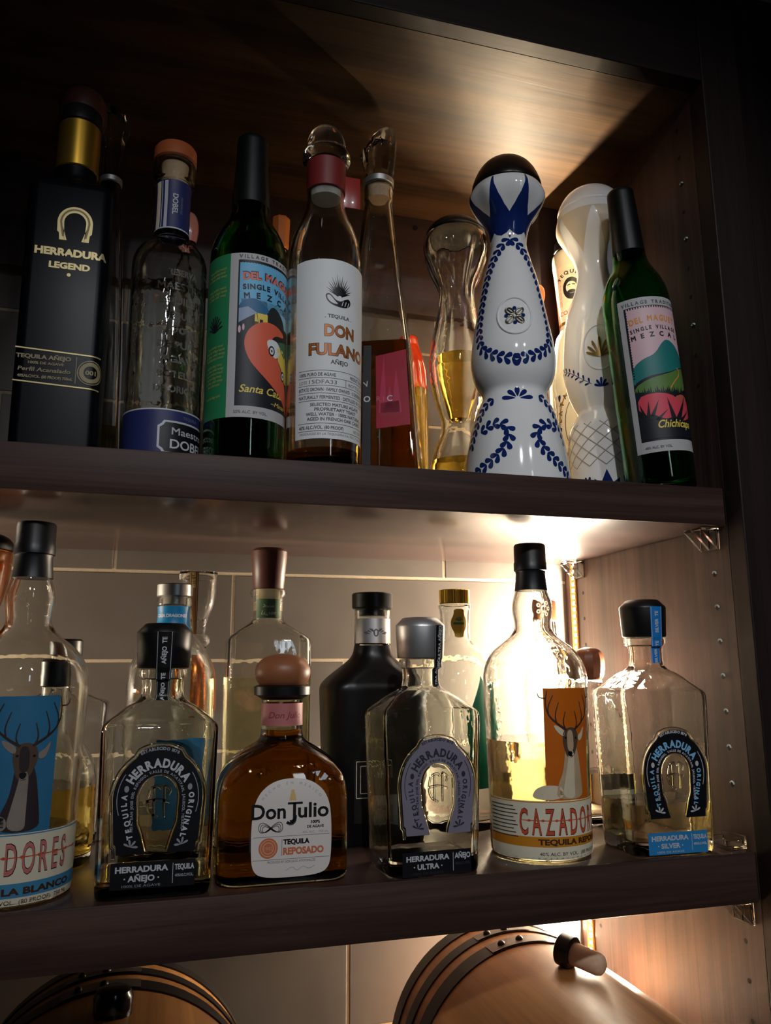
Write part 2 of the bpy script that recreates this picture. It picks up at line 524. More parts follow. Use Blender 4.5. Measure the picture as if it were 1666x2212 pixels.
# peg holes of the adjustable shelves
PEG = mat('peg_hole_dark', (20, 14, 12), rough=0.8)
RIM_GLINT = mat('peg_rim_glint', (196, 208, 204), rough=0.5)  # pale arc painted for the light caught on a hole's rim
def peghole(y, z, rim):
    b = MB()
    b.cur = 0
    pts = [(XR-0.25, y+2.3*math.cos(2*PI*i/14), z+2.3*math.sin(2*PI*i/14)) for i in range(14)]
    b.add(pts, [tuple(range(13, -1, -1))])
    if rim:
        b.cur = 1
        b.tube([(XR-0.5, y+2.3*math.cos(a), z+0.4+2.3*math.sin(a)) for a in [math.radians(q) for q in range(20, 200, 20)]], 0.8, 6)
    return b.build('peg_hole', [PEG, RIM_GLINT], wall_right)
for k in range(7): peghole(22.5, 244.8-32*k, True)
for k in range(3): peghole(22.5, -78.5-32*k, False)
for k in range(10): peghole(22.5, 755.1-32*(k+1), k in (2, 4, 7))
for k in range(8): peghole(268.3, 248.7-32*k, False)
for k in range(4): peghole(268.3, -105.5-32*k, False)

b = MB().tube([(293, YB-16.6, 735), (293, YB-15.5, 735)], 3.6, 14)
b.build('screw_hole', PEG, rail)
# shelves
def shelf(name, label, z0, z1):
    b = MB().bevbox(XL+1, XR-1, 0, YB-4, z0, z1, 1.0)
    for i, f_ in enumerate(b.f):
        if all(b.v[j][1] < 1.2 for j in f_): b.mi[i] = 1
    return tag(b.build(name, [W_SHELF, W_EDGE], None, 38, True), label, 'shelf', 'adjustable cabinet shelves')
shelf('shelf_board', 'dark brown wooden shelf board carrying the row with the blue and white ceramic bottle', ZB, ZT)
shelf('shelf_board', 'dark brown wooden shelf board directly above the two oak barrels', ZL, 0)

# clear shelf supports
def bracket(label, y, z, s=1.0):
    t = thing('shelf_support', label, 'shelf bracket', (0.5, y/1000, z/1000), (0, 0, 0), 'clear plastic shelf supports')
    b = MB()
    b.bevbox(-3, -0.4, -13*s, 13*s, -21*s, -0.4, 0.6)
    b.bevbox(-20*s, -3, -13*s, 13*s, -3.4, -0.4, 0.5)
    for yy in (-13*s, 10.2*s, -1.4*s):
        v = [(-3, yy, -3.4), (-19*s, yy, -3.4), (-3, yy, -20*s), (-3, yy+2.8, -3.4), (-19*s, yy+2.8, -3.4), (-3, yy+2.8, -20*s)]
        b.add(v, [(0, 1, 2), (3, 5, 4), (0, 3, 4, 1), (1, 4, 5, 2), (2, 5, 3, 0)])
    b.build('bracket', PLASTIC_CLEAR, t, 20, True)
bracket('clear plastic support under the front right corner of the shelf with the ceramic bottles', 24, ZB)
bracket('small clear plastic support under the back right corner of the shelf, beside the lit strip', 275, ZB)
bracket('clear plastic support under the front right corner of the shelf above the barrels', 21, ZL)
t = thing('shelf_clip', 'clear plastic clip lying on the shelf right of the silver tequila with blue labels', 'shelf bracket', (0.5, 0.024, 0.0))
b = MB().bevbox(-21, -0.5, -14, 16, 0.2, 3.4, 0.6); b.bevbox(-3.4, -0.5, -14, 16, 3.4, 11, 0.6)
b.bevbox(-20, -3.4, -13, -10.5, 3.4, 7.5, 0.5); b.bevbox(-20, -3.4, 12, 15, 3.4, 7.5, 0.5)
b.build('clip', PLASTIC_CLEAR, t, 20, True)

# LED strip in the back right corner
led = thing('led_strip', 'glowing warm white light strip running down the back right corner of the cabinet', 'light strip', (0.5, 0.29, 0))
TAPE = mat('amber_led_tape', (214, 160, 74), rough=0.4)
b = MB()
for dx, z0, z1 in ((0, 1, ZB-1), (0, -260, ZL-1)): b.box(dx-2.0, dx-0.3, -6, 7.5, z0, z1)
b.build('tape', TAPE, led, smooth=False)
UPX, UPA = -66.0, math.radians(118)
b = MB().box(0.2, 1.4, -5, 5, ZT+1, 660)
tu = b.build('tape', TAPE, led, smooth=False); tu.location = (UPX/1000, -0.003, 0); tu.rotation_euler = (0, 0, UPA)
DIODE = emis('warm_white_diode', (1.0, 0.84, 0.62), LED_POWER)
b = MB(); b.box(-1.5, 0, -2.3, 2.3, -2.0, 2.0); b.mi[4] = 1
CHIP = mat('white_diode_housing', (230, 226, 214), rough=0.5)
d0 = b.build('diode', [CHIP, DIODE], led, smooth=False)
DIODE2 = emis('boosted_warm_diode', (1.0, 0.80, 0.53), LED_POWER*2.5)  # upper diodes boosted and turned to shape the ceiling's lit wedge
d2 = b.build('diode', [CHIP, DIODE2], led, smooth=False)
d3 = b.build('diode', [CHIP, emis('faint_warm_diode', (1.0, 0.80, 0.53), LED_POWER*0.7)], led, smooth=False)
firsts = {}
for dx, z0, n in ((UPX, ZT+8, 22), (UPX, 545.0, 12), (0, 5.0, 36), (0, -57.0, 24)):
    for k in range(n):
        z = z0+8.0*k*(1 if z0 > 0 else -1)
        src = (d2 if z0 > 500 else d3) if dx else d0
        if src not in firsts: d = src; firsts[src] = 1
        else:
            d = src.copy(); COL.objects.link(d); d.parent = led
        d.location = (-0.0021 if not dx else dx/1000, -0.003, z/1000)
        if dx: d.rotation_euler = (0, 0, UPA)

# ------------------------------------------------------------------ barrels under the lower shelf
OAK = wood('pale_oak_staves', (122, 78, 40), (188, 132, 74), 'Z', 0.42, 0.8, 0.1, 0.2)
OAKH = wood('brown_oak_head', (104, 66, 34), (168, 112, 62), 'X', 0.4, 0.7, 0.15, 0.3)
def barrel(label, x, z, yf, rh, rb, ln, bung):
    # lies with its axis along the depth of the shelf: local z points out of the cabinet, local y up
    t = thing('oak_barrel', label, 'barrel', (x/1000, (yf+ln)/1000, z/1000), (PI/2, 0, 0), 'small oak barrels under the shelves')
    def rad(q): return rh+(rb-rh)*(1-(2*q/ln-1)**2)
    P = [(ln*i/14, rad(ln*i/14)) for i in range(15)]
    P2 = [(7, rh-7), (0, rh-6), (0, rh-0.5)]+P[1:-1]+[(ln-0.4, rh), (ln, rh-0.8), (ln, rh-6), (ln-7, rh-7)]
    def stave(zz, an): return 1-0.004*(abs(math.cos(an*9)) < 0.14)
    v, f = loft(norm(P2), 144, False, stave, False)
    obj('staves', v, f, OAK, t, 30)
    v, f = loft(norm([(ln-14, rh-6.8), (ln-7.5, rh-6.8)]), 48); obj('head', v, f, OAKH, t)
    v, f = loft(norm([(7.5, rh-6.9), (14, rh-6.9)]), 48); obj('head', v, f, OAKH, t)
    for q0, q1 in ((0.5, 20), (40, 56), (74, 96), (ln-15, ln-0.8)):
        h = MB(); vv, ff = loft(norm([(q0, rad(q0)+0.2), (q0, rad(q0)+1.6), (q1, rad(q1)+1.6), (q1, rad(q1)+0.2)]), 72, False, None, False)
        h.add(vv, ff); ho = h.build('hoop', STEEL, t)
        qm = (q0+q1)/2
        pl_ = MB()
        seg = [PI/2+0.33-0.05*i for i in range(11)]
        pv = []
        for an in seg:
            for q, dr in ((q0+1, 2.4), (q1-1, 2.4)):
                r_ = rad(q)+dr; pv.append((r_*math.cos(an), r_*math.sin(an), q))
        pl_.add(pv, [(2*i, 2*i+2, 2*i+3, 2*i+1) for i in range(10)])
        pl_.build('overlap_plate', STEELL, ho)
        for da in (0.22, 0.06):
            an = PI/2+da; r_ = rad(qm)+2.2
            c = Vector((r_*math.cos(an), r_*math.sin(an), qm)); nn = Vector((math.cos(an), math.sin(an), 0))
            rv = MB().tube([c, c+nn*1.6, c+nn*3.2, c+nn*3.8], [3.8, 3.6, 2.2, 0.6], 12)
            rv.build('rivet', STEEL, ho)
    if bung:
        q = ln-(bung-yf); r_ = rad(q)-1
        s_ = MB(); s_.tube([(2, r_, q), (2, r_+13, q), (2, r_+18, q), (2, r_+20, q)], [15, 15.5, 13.5, 9], 28)
        s_.build('bung', mat('glossy_black_bung', (14, 14, 15), rough=0.16), t)
    return t
STEELL = mat('worn_steel_plate', (112, 104, 98), rough=0.42, metal=0.7, noise=0.2)
barrel('oak barrel on the right below the lower shelf, loose capped cork on its top', 357, -230.6, -56, 116.4, 122.2, 308.4, 0)
barrel('oak barrel at the left below the lower shelf, with a black bung on its top', -33, -245, -56, 127.2, 132.8, 318, 118)
# the loose stopper on the right barrel
t = thing('bottle_stopper', 'cork stopper with black cap lying on top of the right oak barrel', 'stopper', (0.374, 0.073, -0.1085))
dr = Vector((0.50, -0.84, -0.13)).normalized()
c0 = Vector((-12, 19, 13.2))
s_ = MB(); s_.tube([c0-dr*7, c0-dr*6, c0+dr*6, c0+dr*7], [12.5, 13.8, 13.8, 12.6], 28); s_.build('cap', BLACKCAP, t)
s_ = MB(); s_.tube([c0+dr*7, c0+dr*31, c0+dr*35, c0+dr*37.5], [9.6, 9.4, 8.0, 4.5], 28); s_.build('cork', CORK, t)
# low stands that carry the two barrels
STW = W_SHELF
def stand(label, x, z, r, y0, y1):
    r += 3
    t = thing('barrel_stand', label, 'stand', (x/1000, 0, -0.42), (0, 0, 0), 'barrel stands')
    top = z+420-r*0.82
    for yy in (y0, y1):
        b = MB(); w_ = r*0.62
        pts = [(-w_, 0), (w_, 0), (w_, top)]+[(w_*math.cos(a), (z+420)-math.sqrt(max(0, (r+2.5)**2-(w_*math.cos(a))**2))) for a in [PI*i/16 for i in range(17)]]+[(-w_, top)]
        n = len(pts)
        b.add([(p[0], yy-9, p[1]) for p in pts]+[(p[0], yy+9, p[1]) for p in pts], [tuple(range(n)), tuple(range(2*n-1, n-1, -1))]+[((i+1) % n, i, i+n, (i+1) % n+n) for i in range(n)])
        b.build('cradle', STW, t, smooth=False)
stand('dark wooden cradle under the right oak barrel', 357, -230.6, 124, 90, 195)
stand('dark wooden cradle under the left oak barrel', -33, -245, 134, 90, 195)

# ------------------------------------------------------------------ upper shelf bottles
def at(x, y, z=ZT, tilt=0): return (x/1000, y/1000, z/1000)
HORSE_O = []
def horseshoe(s=1.0, a=31, b=33, cz=68, ia=15, ib=17, leg=31, fo=27, fi=7.5, capw=15, cap=3):
    """outline of a horseshoe standing on its feet: outer, inner, mid path (left foot to right foot)"""
    out = [(-fo, leg), (-fo-0.5, leg+6), (-fo-2, leg+7.5)]
    out += [(-a*math.cos(t)*1.0, cz+b*math.sin(t)) for t in [math.radians(q) for q in range(-8, 189, 6)] if True]
    out = [p for p in out]
    res = []
    for (x, y) in out[3:]:
        res.append((x, y+(cap if abs(x) < capw else 0)))
    o = out[:3]+res+[(fo+2, leg+7.5), (fo+0.5, leg+6), (fo, leg)]
    i = [(-fi, leg), (-fi-3.5, leg+12), (-ia+1, cz-17)]+[(-ia*math.cos(t), cz+ib*math.sin(t)) for t in [math.radians(q) for q in range(0, 181, 8)]]+[(ia-1, cz-17), (fi+3.5, leg+12), (fi, leg)]
    poly = o+list(reversed(i))
    mid = [(-(fo+fi)/2-1.5, leg+12)]+[(-(a+ia)/2*math.cos(t), cz+(b+ib)/2*math.sin(t)-1) for t in [math.radians(q) for q in range(-15, 196, 7)]]+[((fo+fi)/2+1.5, leg+12)]
    return o, i, poly, mid

# --- black bottle with the gold horseshoe
t = thing('tequila_bottle', 'tall black square shouldered bottle with gold neck band and gold horseshoe', 'bottle', at(-96.5, 44))
P = norm([(0, 30, 25, 7), (2, 32, 27, 9), (120, 32.3, 27.3, 9), (222, 32.5, 27.5, 9), (228, 31, 26, 9), (232, 26, 22, 10), (236, 19, 18, 16), (239, 16.5, 16.5, 16.5), (253, 16, 16, 16)])
P = P[:3]+chaikin(P[3:], 1)
bottle(t, P, GLASSB, it=0, hollow=False)
lathe('neck_band', [(251, 16.4), (252, 17.2), (294, 17.2), (295, 16.4)], GOLD, t)
lathe('cap', [(295.2, 16.5), (296, 17.6), (308, 17.4), (310.5, 15.5)], BLACKCAP, t)
A = Art()
o_, i_, pl, mid = horseshoe(1, 13.5, 14.5, 190.5, 8.4, 9.2, 174.8, 11.2, 5.6, 0, 0)
pl = [(x+5.2, y) for x, y in pl]
A.L = 0; A.poly(pl, PALEGOLD)
A.L = 1; A.line([(x+5.2, y) for x, y in smooth_path([(-8.5, 178)]+[(-10.8*math.cos(q), 190.5+12*math.sin(q)) for q in [PI*k/16 for k in range(17)]]+[(8.5, 178)], 1)], 1.6, mat('tarnished_gold', (120, 104, 66), rough=0.5, metal=0.4))
A.text('HERRADURA', 4.0, 161.0, 8.6, PALEGOLD, bold=0.45, width=55)
A.text('LEGEND', 3.4, 150.0, 7.2, PALEGOLD, bold=0.35, width=31)
A.ell(3.3, 144.9, 1.5, 1.5, PALEGOLD)
HP = A; A = Art(); A.L = 1
A.line([(-31, 80.3), (33, 77.6)], 1.1, PALEGOLD); A.line([(-31, 53.2), (33, 50.4)], 1.1, PALEGOLD)
DG = mat('dim_gold_print', (150, 136, 100), rough=0.5)
A.text('TEQUILA A\u00d1EJO', -10, 72.0, 4.6, DG, bold=0.2, width=40)
A.text('100% DE AGAVE', -8, 67.6, 2.9, DG, bold=0.1, width=26)
A.text('Perfil Acanalado', -9, 61.6, 4.6, DG, bold=0.1, width=38, shear=0.15)
A.text('40%ALC/VOL. (80 PROOF) 750mL', -8, 56.2, 3.2, DG, bold=0.12, width=40)
A.ell(25.0, 64.0, 10.2, 10.2, DG, hole=0.92); A.ell(25.0, 64, 8.6, 8.6, DG, hole=0.62)
A.text('001', 25.0, 62.2, 5, DG, bold=0.2, width=8)
A.line([(14, 76), (14, 54)], 0.5, DG)
def legmap(u, v, e):
    b = 27.45; a = 32.4; rc = 9
    fl_ = a-rc
    if u <= fl_: return (u, -b-0.12-e, v)
    th = min((u-fl_)/rc, PI/2); r = rc+0.12+e
    return (fl_+r*math.sin(th), -(b-rc)-r*math.cos(th), v)
HP.build('horseshoe_print', legmap, t, 1.5); A.build('bottom_print', legmap, t, 1.5)

# --- dim glass bottle behind it, with a broad glass stopper
t = thing('decanter', 'clear glass bottle with flared glass stopper behind the black gold banded bottle', 'bottle', at(-80, 165))
P = bottle(t, [(0, 22, 22, 6), (3, 24, 24, 6), (180, 20, 20, 8), (280, 13, 13, 8), (316, 10), (322, 10)], GLASS, it=1, liq=LQ_GOLD, level=60)
v, f = loft(chaikin([(329, 10), (331, 10.4), (350, 9.6), (372, 11.5), (392, 16), (402, 16), (406, 12)], 1), 12)
v = [(x, y, z-max(0, (z-372)/34)*x*0.5) for x, y, z in v]
obj('stopper', v, f, GLASSW, t, 20)
lathe('neck_ring', [(322, 10), (323, 11.2), (328, 11.2), (329, 10)], SILVER, t)
# --- red-brown knob bottle further left behind
t = thing('tequila_bottle', 'bottle with big dark red-brown wooden knob behind the leftmost black bottle', 'bottle', at(-104, 112))
bottle(t, [(0, 22), (3, 24), (180, 24), (220, 20), (260, 13), (336, 12.5), (342, 12.5)], GLASSBM, it=1, hollow=False)
lathe('stopper', [(342, 13), (346, 19), (358, 22), (374, 20), (383, 12), (386, 4)], mat('red_brown_wood', (84, 44, 34), rough=0.5, noise=0.2), t, it=1)

# --- round clear bottle with blue wrap
t = thing('tequila_bottle', 'round clear embossed bottle with dark blue base wrap and orange wooden top', 'bottle', at(-16.2, 72))
P = bottle(t, [(0, 30), (2, 32.2), (40, 32.4), (185, 33), (196, 32.4), (206, 27), (214, 18), (219, 15.6), (228, 15.2), (272, 15.0), (273.5, 18.6), (276, 19.2), (292, 19.2), (294, 18)], GLASSW, t=2.6, floor=9)
lathe('stopper', [(294.3, 18.0), (295.5, 19.4), (307, 19.2), (309.5, 17.6)], mat('orange_brown_wood', (176, 92, 48), rough=0.5, noise=0.15), t)
lathe('cork', [(262, 12.0), (292, 12.2)], CORK, t)
NAVY = mat('navy_paper', (38, 44, 96), rough=0.5, noise=0.08)
FC = -0.22
A = Art(); A.L = 0
A.rect(-101, 4.5, 101, 47.0, NAVY); A.L = 1
A.rect(-101, 46.2, 101, 47.4, SILVERP)
def octa(x0, y0, x1, y1, c): return [(x0+c, y0), (x1-c, y0), (x1-c*0.6, y0+c*0.6), (x1, y0+c), (x1, y1-c), (x1-c*.6, y1-c*.6), (x1-c, y1), (x0+c, y1), (x0+c*.6, y1-c*.6), (x0, y1-c), (x0, y0+c), (x0+c*.6, y0+c*.6)]
A.poly(octa(-3, 9.0, 56, 37.5, 5), SILVERP); A.L = 2
A.poly(octa(-1.2, 10.6, 54.2, 35.9, 4.6), BLACK); A.L = 3
A.text('Maestro', 26.5, 25.8, 8.6, SILVERP, bold=0.12, width=36); A.text('DOBEL', 26.5, 14.0, 11, SILVERP, bold=0.2, width=38)
A.text('TEQUILA', 26, 40.2, 3.4, mat('dim_silver_print', (120, 120, 140)), width=16); A.text('Tequila 100% Agave', 20, 5.6, 2.8, MATS['dim_silver_print'], width=34)
A.build('base_label', on_cyl(P, 0, 0.25, 32.4), t, 4)
A = Art(); A.rect(-46, 222, 46, 270, NAVY); A.L = 1
A.rect(-15, 223, -9.6, 269, CREAM); A.rect(-5.6, 223, -2.6, 269, SILVERP); A.rect(-8.4, 223, -7.6, 269, SILVERP)
A.rect(-46, 221.6, 46, 223, SILVERP)
A.L = 2; A.text('DOBEL', 2.0, 246, 6.6, SILVERP, rot=-PI/2, bold=0.15, width=None)
A.text('Humberto', 9.0, 246, 4.0, MATS['dim_silver_print'], rot=-PI/2, shear=0.3)
A.build('neck_label', on_cyl(P, -0.15, 0.25, 15.2), t, 2.5)
b = Art()
for k, (s_, w_) in enumerate((('RESERVA', 26), ('MAESTRO', 44), ('TEQUILERO', 52), ('TEQUILA', 30), ('100%', 26), ('DE PURO', 40), ('AGAVE', 34), ('BOTELLA', 38), ('DE ORIGEN', 42))):
    b.text(s_, 16, 168-13.2*k, 9.5 if k in (1, 2) else 8, GLASS, bold=0.3, width=w_)
b.build('embossing', on_cyl(P, -0.1, 0.35, 33), t, 4)

# --- pink capped and other things half hidden at the back of the upper shelf
t = thing('tequila_bottle', 'bottle with small rounded pink cap peeping out right of the blue wrapped bottle', 'bottle', at(1.5, 205))
bottle(t, [(0, 20), (3, 22), (200, 22), (240, 17), (262, 8.5), (286, 7), (292, 7)], GLASS, it=1, liq=LQ_CLEAR, level=90)
lathe('stopper', [(292, 7), (297, 8), (305, 9.2), (316, 9), (325, 6), (329, 1.5)], mat('pink_glaze', (214, 140, 124), rough=0.25, coat=0.5), t, it=1)
t = thing('tequila_bottle', 'dark bottle with round black stopper behind the green bottle with red road label', 'bottle', at(62, 140))
bottle(t, [(0, 27), (3, 30), (190, 30), (225, 26), (262, 20), (296, 19), (300, 19)], GLASSBM, it=1, hollow=False)
lathe('stopper', [(300, 17), (304, 20), (312, 21), (320, 19), (326, 13), (329, 4)], GLASSB, t, it=1)
t = thing('tequila_bottle', 'bottle with copper orange stopper between the road label bottle and the white labelled one', 'bottle', at(102.6, 215))
bottle(t, [(0, 22), (3, 24), (200, 24), (250, 17), (280, 9), (300, 8.5), (304, 8.5)], GLASS, it=1, liq=LQ_GOLD, level=110)
v, f = loft(norm([(304, 8.6), (306, 9.8), (341, 10.8), (343.5, 9.8)]), 10)
obj('stopper', v, f, mat('copper_orange_glaze', (206, 116, 52), rough=0.2, coat=0.6, noise=0.3, nscale=30), t, 15)

# --- the two green bottles with village labels
VG_NAVY = mat('label_navy', (22, 24, 34), rough=0.5)
VG_GREEN = mat('label_green', (40, 128, 82), rough=0.5)
VG_SKY = mat('label_sky_blue', (110, 186, 226), rough=0.5)
VG_CORAL = mat('label_coral', (224, 100, 72), rough=0.5)
VG_RED = mat('label_red', (214, 74, 66), rough=0.5)
VG_YEL = mat('label_yellow', (236, 208, 92), rough=0.5)
VG_HILL = mat('label_hill_blue', (44, 104, 148), rough=0.5)
VG_DKGREEN = mat('label_dark_green', (52, 112, 78), rough=0.5)
VG_PINK = mat('label_pink', (222, 186, 192), rough=0.5)
VG_TEAL = mat('label_teal', (30, 118, 116), rough=0.5)
VG_FIELD = mat('label_field_green', (92, 128, 62), rough=0.5)
VG_CRIM = mat('label_crimson', (222, 74, 90), rough=0.5)
VG_LETTER = mat('label_orange_letters', (226, 150, 62), rough=0.5)
VG_SHED = mat('label_grey_blue', (150, 166, 196), rough=0.5)
GREEN_PROF = [(0, 29), (1.5, 33), (6, 35), (60, 35.2), (186, 35.4), (206, 34.6), (222, 29), (236, 20.5), (246, 17.6), (258, 16.6), (318, 14.0), (320.5, 14.0), (322, 13.0)]
def green_bottle(label, loc, rot, rs=1.0):
    t = thing('mezcal_bottle', label, 'bottle', loc, rot, 'green mezcal bottles with village labels')
    prof = [(z, r*rs) for z, r in GREEN_PROF]
    P = bottle(t, prof, GLASSG, t=2.6, floor=9, liq=None)
    lathe('capsule', [(252, 17.4*rs), (258, 17.0*rs), (318, 14.5*rs), (321.5, 14.3*rs), (323, 13*rs)], mat('black_green_capsule', (7, 10, 10), rough=0.4), t)
    return t, P
def teeth(A, x0, x1, y, d, h, m):
    k = 0; x = x0
    while x < x1:
        A.ell(x+d*0.3, y, d*0.3, h, m, n=10); x += d
t, P = green_bottle('dark green bottle with label showing a red road, blue sky and yellow car', at(53.3, 58), (0, 0, 0))
A = Art(); A.L = 0
A.rect(-62, 40, -20, 189, VG_GREEN); A.rect(-20, 40, 66, 189, GREYP)
A.L = 1; A.rect(-12.5, 50, 56, 182.5, VG_NAVY)
A.rect(-55, 118, -38, 121, VG_DKGREEN)
A.L = 2
A.rect(-11, 140, 54.5, 180, VG_SKY)
teeth(A, -11, 54, 181, 2.6, 1.5, VG_NAVY)
A.rect(-9, 128, 54, 146, mat('label_pale_sky', (150, 200, 222), rough=0.5), L=2)
A.L = 3
A.poly(smooth_path([(-11, 142), (-4, 146), (3, 147.5), (10, 144), (18, 138), (10, 132), (-11, 130)], 2, True), VG_HILL)
A.poly(smooth_path([(14, 136), (20, 144), (28, 141), (36, 133), (40, 120), (10, 118)], 2, True), mat('label_dark_olive', (32, 38, 40), rough=0.5))
A.L = 4
A.poly([(-11, 137), (-3, 139), (5, 134), (-11, 124)], VG_SHED)
A.poly([(-11, 124), (5, 134), (7, 122), (-11, 100)], VG_NAVY)
A.rect(3, 122, 15, 134, VG_YEL); A.L = 5; A.rect(7.5, 122, 10.5, 128.5, VG_NAVY)
A.ell(-10, 118, 1.2, 3.4, VG_PINK); A.ell(-6.6, 120, 1.0, 3, VG_PINK)
A.poly(smooth_path([(54, 122), (44, 117), (34, 115), (25, 112), (54, 100)], 1, True), VG_DKGREEN)
A.L = 6
A.poly(smooth_path([(36, 123), (22, 128), (8, 126.5), (-3, 118), (-6.5, 105), (-1, 90), (10, 79), (24, 69), (38, 60), (44, 52.5), (54, 52.5), (54, 62), (44, 72), (36, 84), (29, 94), (22, 104), (19, 112), (24, 118), (36, 119)], 2, True), VG_CORAL)
A.L = 7
car = smooth_path([(15, 112), (24, 113.5), (30, 110), (31, 103), (25, 96), (20, 99), (15, 106)], 2, True)
A.poly(car, WHITE)
A.poly(smooth_path([(28, 110), (38, 106), (46, 94), (48, 80), (40, 78), (33, 90), (26, 98)], 1, True), VG_YEL)
A.poly(smooth_path([(29, 112), (40, 110), (46, 100), (38, 101), (32, 105)], 1, True), VG_DKGREEN)
A.L = 8; A.ell(20, 102.5, 3.4, 4.6, VG_NAVY); A.ell(36, 84, 3.2, 4.6, VG_NAVY)
A.L = 9; A.ell(20, 102.5, 2.2, 3.2, WHITE); A.ell(36, 84, 2.0, 3.2, WHITE)
A.L = 10; A.ell(20, 102.5, 0.8, 1.2, VG_NAVY); A.ell(36, 84, 0.8, 1.2, VG_NAVY)
A.L = 4
arc = [(x, 163.0+3.2*math.sin((x+10)/66*PI)-0.06*x) for x in range(-8, 53, 4)]
A.path_text('DEL MAGUEY', [(x, y+0.6) for x, y in arc], 9.5, mat('label_letter_shadow', (40, 60, 90)), bold=0.7); A.L = 5
A.path_text('DEL MAGUEY', arc, 9.5, mat('label_salmon', (232, 120, 96)), bold=0.35)
A.path_text('SINGLE VILLAGE', [(x, y-9) for x, y in arc], 6.6, VG_NAVY, bold=0.3)
A.path_text('MEZCAL', [(x, y-17.5) for x, y in arc], 7.4, VG_NAVY, bold=0.3, fill=0.96)
A.path_text('VILLAGE TRADITION', [(x, 184.2) for x in range(-12, 60, 6)], 4.6, mat('label_grey_letters', (84, 84, 92)), bold=0.15)
for k in range(5): A.line([(24+k*5, 146-k*2.0), (26.5+k*5, 147.3-k*2), (29+k*5, 146-k*2)], 0.5, VG_NAVY)
A.text('Santa Catarina', 20, 62, 9.4, VG_YEL, bold=0.15, shear=0.3, width=58); A.text('~Minas~', 32, 53.5, 5.8, VG_YEL, shear=0.3, width=24)
A.text('50% ALC. BY VOL.', 2, 43.5, 3.6, MATS['label_grey_letters'], width=30)
YP = mat('label_olive_yellow', (182, 176, 92), rough=0.5)
for k, (y, w_) in enumerate(((174, 22), (170.5, 20), (167, 24), (156, 22), (152.5, 25), (149, 23), (103, 20), (99.5, 24), (96, 25), (92.5, 22), (86, 20), (82.5, 23), (79, 21), (75.5, 19), (72, 22), (68.5, 16), (58, 18))):
    A.text(('Twice distilled mezcal', 'made by village hands', 'in the old way')[k % 3], -35, y, 3.4, YP, width=w_, shear=0.15, rot=0.06)
for k in range(9):
    A.line([(-35, 118), (-35+9*math.sin((k-4)*0.32), 118+15*math.cos((k-4)*0.32))], 1.4, VG_NAVY)
A.build('label', on_cyl(P, 0, 0.15, 36.3), t, 3)

t, P = green_bottle('dark green bottle with pink sky and teal hill label, leaning left beside right wall', at(458.5, 36.5, ZT+0.3), (0, math.radians(-4.4), 0), 0.945)
A = Art(); A.L = 0
SH = -3.5
A.rect(-40, 35, 33, 191, GREYP)
A.L = 1; A.rect(-34, 46, 30, 182, VG_NAVY)
A.L = 2; A.rect(-32, 108, 28.5, 179.5, VG_PINK); teeth(A, -32, 28, 180, 2.6, 1.5, VG_PINK)
for k in range(26): A.ell(-32.3, 110+2.7*k, 1.0, 0.8, VG_NAVY, n=8, L=3)
A.L = 3
A.poly(smooth_path([(-34, 120), (-22, 128), (-10, 131), (-1, 143), (6, 147), (16, 142), (20, 138), (30, 130), (30, 98), (-34, 96)], 2, True), VG_TEAL)
A.L = 4
A.poly(smooth_path([(-34, 104), (-20, 110), (0, 112), (18, 118), (30, 122), (30, 100), (-34, 96)], 1, True), VG_NAVY)
A.L = 5
A.poly(smooth_path([(-33, 101), (-20, 107), (0, 111), (16, 117), (29, 120), (29, 92), (-33, 94)], 1, True), VG_FIELD)
A.L = 6
A.line(smooth_path([(2, 97), (8, 104), (16, 110), (18, 115), (14, 118)], 2), 1.1, VG_LETTER)
gr = [(-33, 90)]
for k in range(32): gr += [(-33+2*k, 93+2*math.sin(k*1.3)), (-32.2+2*k, 98+2.4*math.sin(k*2.1))]
gr += [(30, 86), (-33, 84)]
A.poly(gr, VG_NAVY)
A.L = 7
A.poly(smooth_path([(-32, 90), (-18, 93), (0, 91), (12, 84), (29, 88), (29, 72), (18, 64), (-10, 66), (-32, 74)], 1, True), VG_CRIM)
A.L = 8
A.poly(smooth_path([(4, 88), (18, 92), (26, 88), (20, 83), (10, 84)], 1, True), mat('label_brick', (196, 92, 76)))
for x, y, tx, ty, w_ in ((-26, 66, -31, 84, 5), (-24, 66, -22, 86, 5), (-22, 66, -12, 86, 5), (-18, 64, -4, 76, 4), (2, 62, -4, 88, 7), (4, 62, 22, 92, 7), (6, 62, 27, 78, 4), (-24, 66, -34, 76, 4), (4, 60, 12, 78, 3)):
    d = Vector((tx-x, ty-y)).normalized(); n_ = Vector((-d.y, d.x))*w_/2
    A.poly([(x-n_.x, y-n_.y), (x+n_.x, y+n_.y), (tx, ty)], VG_NAVY)
A.poly([(-33, 70), (-20, 72), (-8, 66), (2, 68), (12, 64), (29, 70), (29, 48), (-33, 48)], VG_NAVY)
A.L = 4
arc = [(x, 163.2+2.6*math.sin((x+32)/60*PI)) for x in range(-30, 24, 3)]
A.path_text('DEL MAGUEY', arc, 8.4, VG_LETTER, bold=0.3, sx=0.82)
A.path_text('SINGLE VILLAGE', [(x, y-8.5) for x, y in arc], 5.4, VG_NAVY, bold=0.22, sx=0.84)
A.path_text('MEZCAL', [(x, y-16.0) for x, y in arc], 6.6, VG_NAVY, bold=0.3)
A.path_text('VILLAGE TRADITION', [(x, 184.0) for x in range(-36, 31, 6)], 4.8, MATS['label_grey_letters'], bold=0.15)
A.L = 10
A.text('Chichicapa', 3, 58, 10.5, VG_YEL, bold=0.25, shear=0.3, width=40)
A.text('48% ALC. BY VOL.', -18, 38.6, 3.4, MATS['label_grey_letters'], width=26)
A.build('label', on_cyl(P, -0.02, 0.15, 34.4), t, 3)

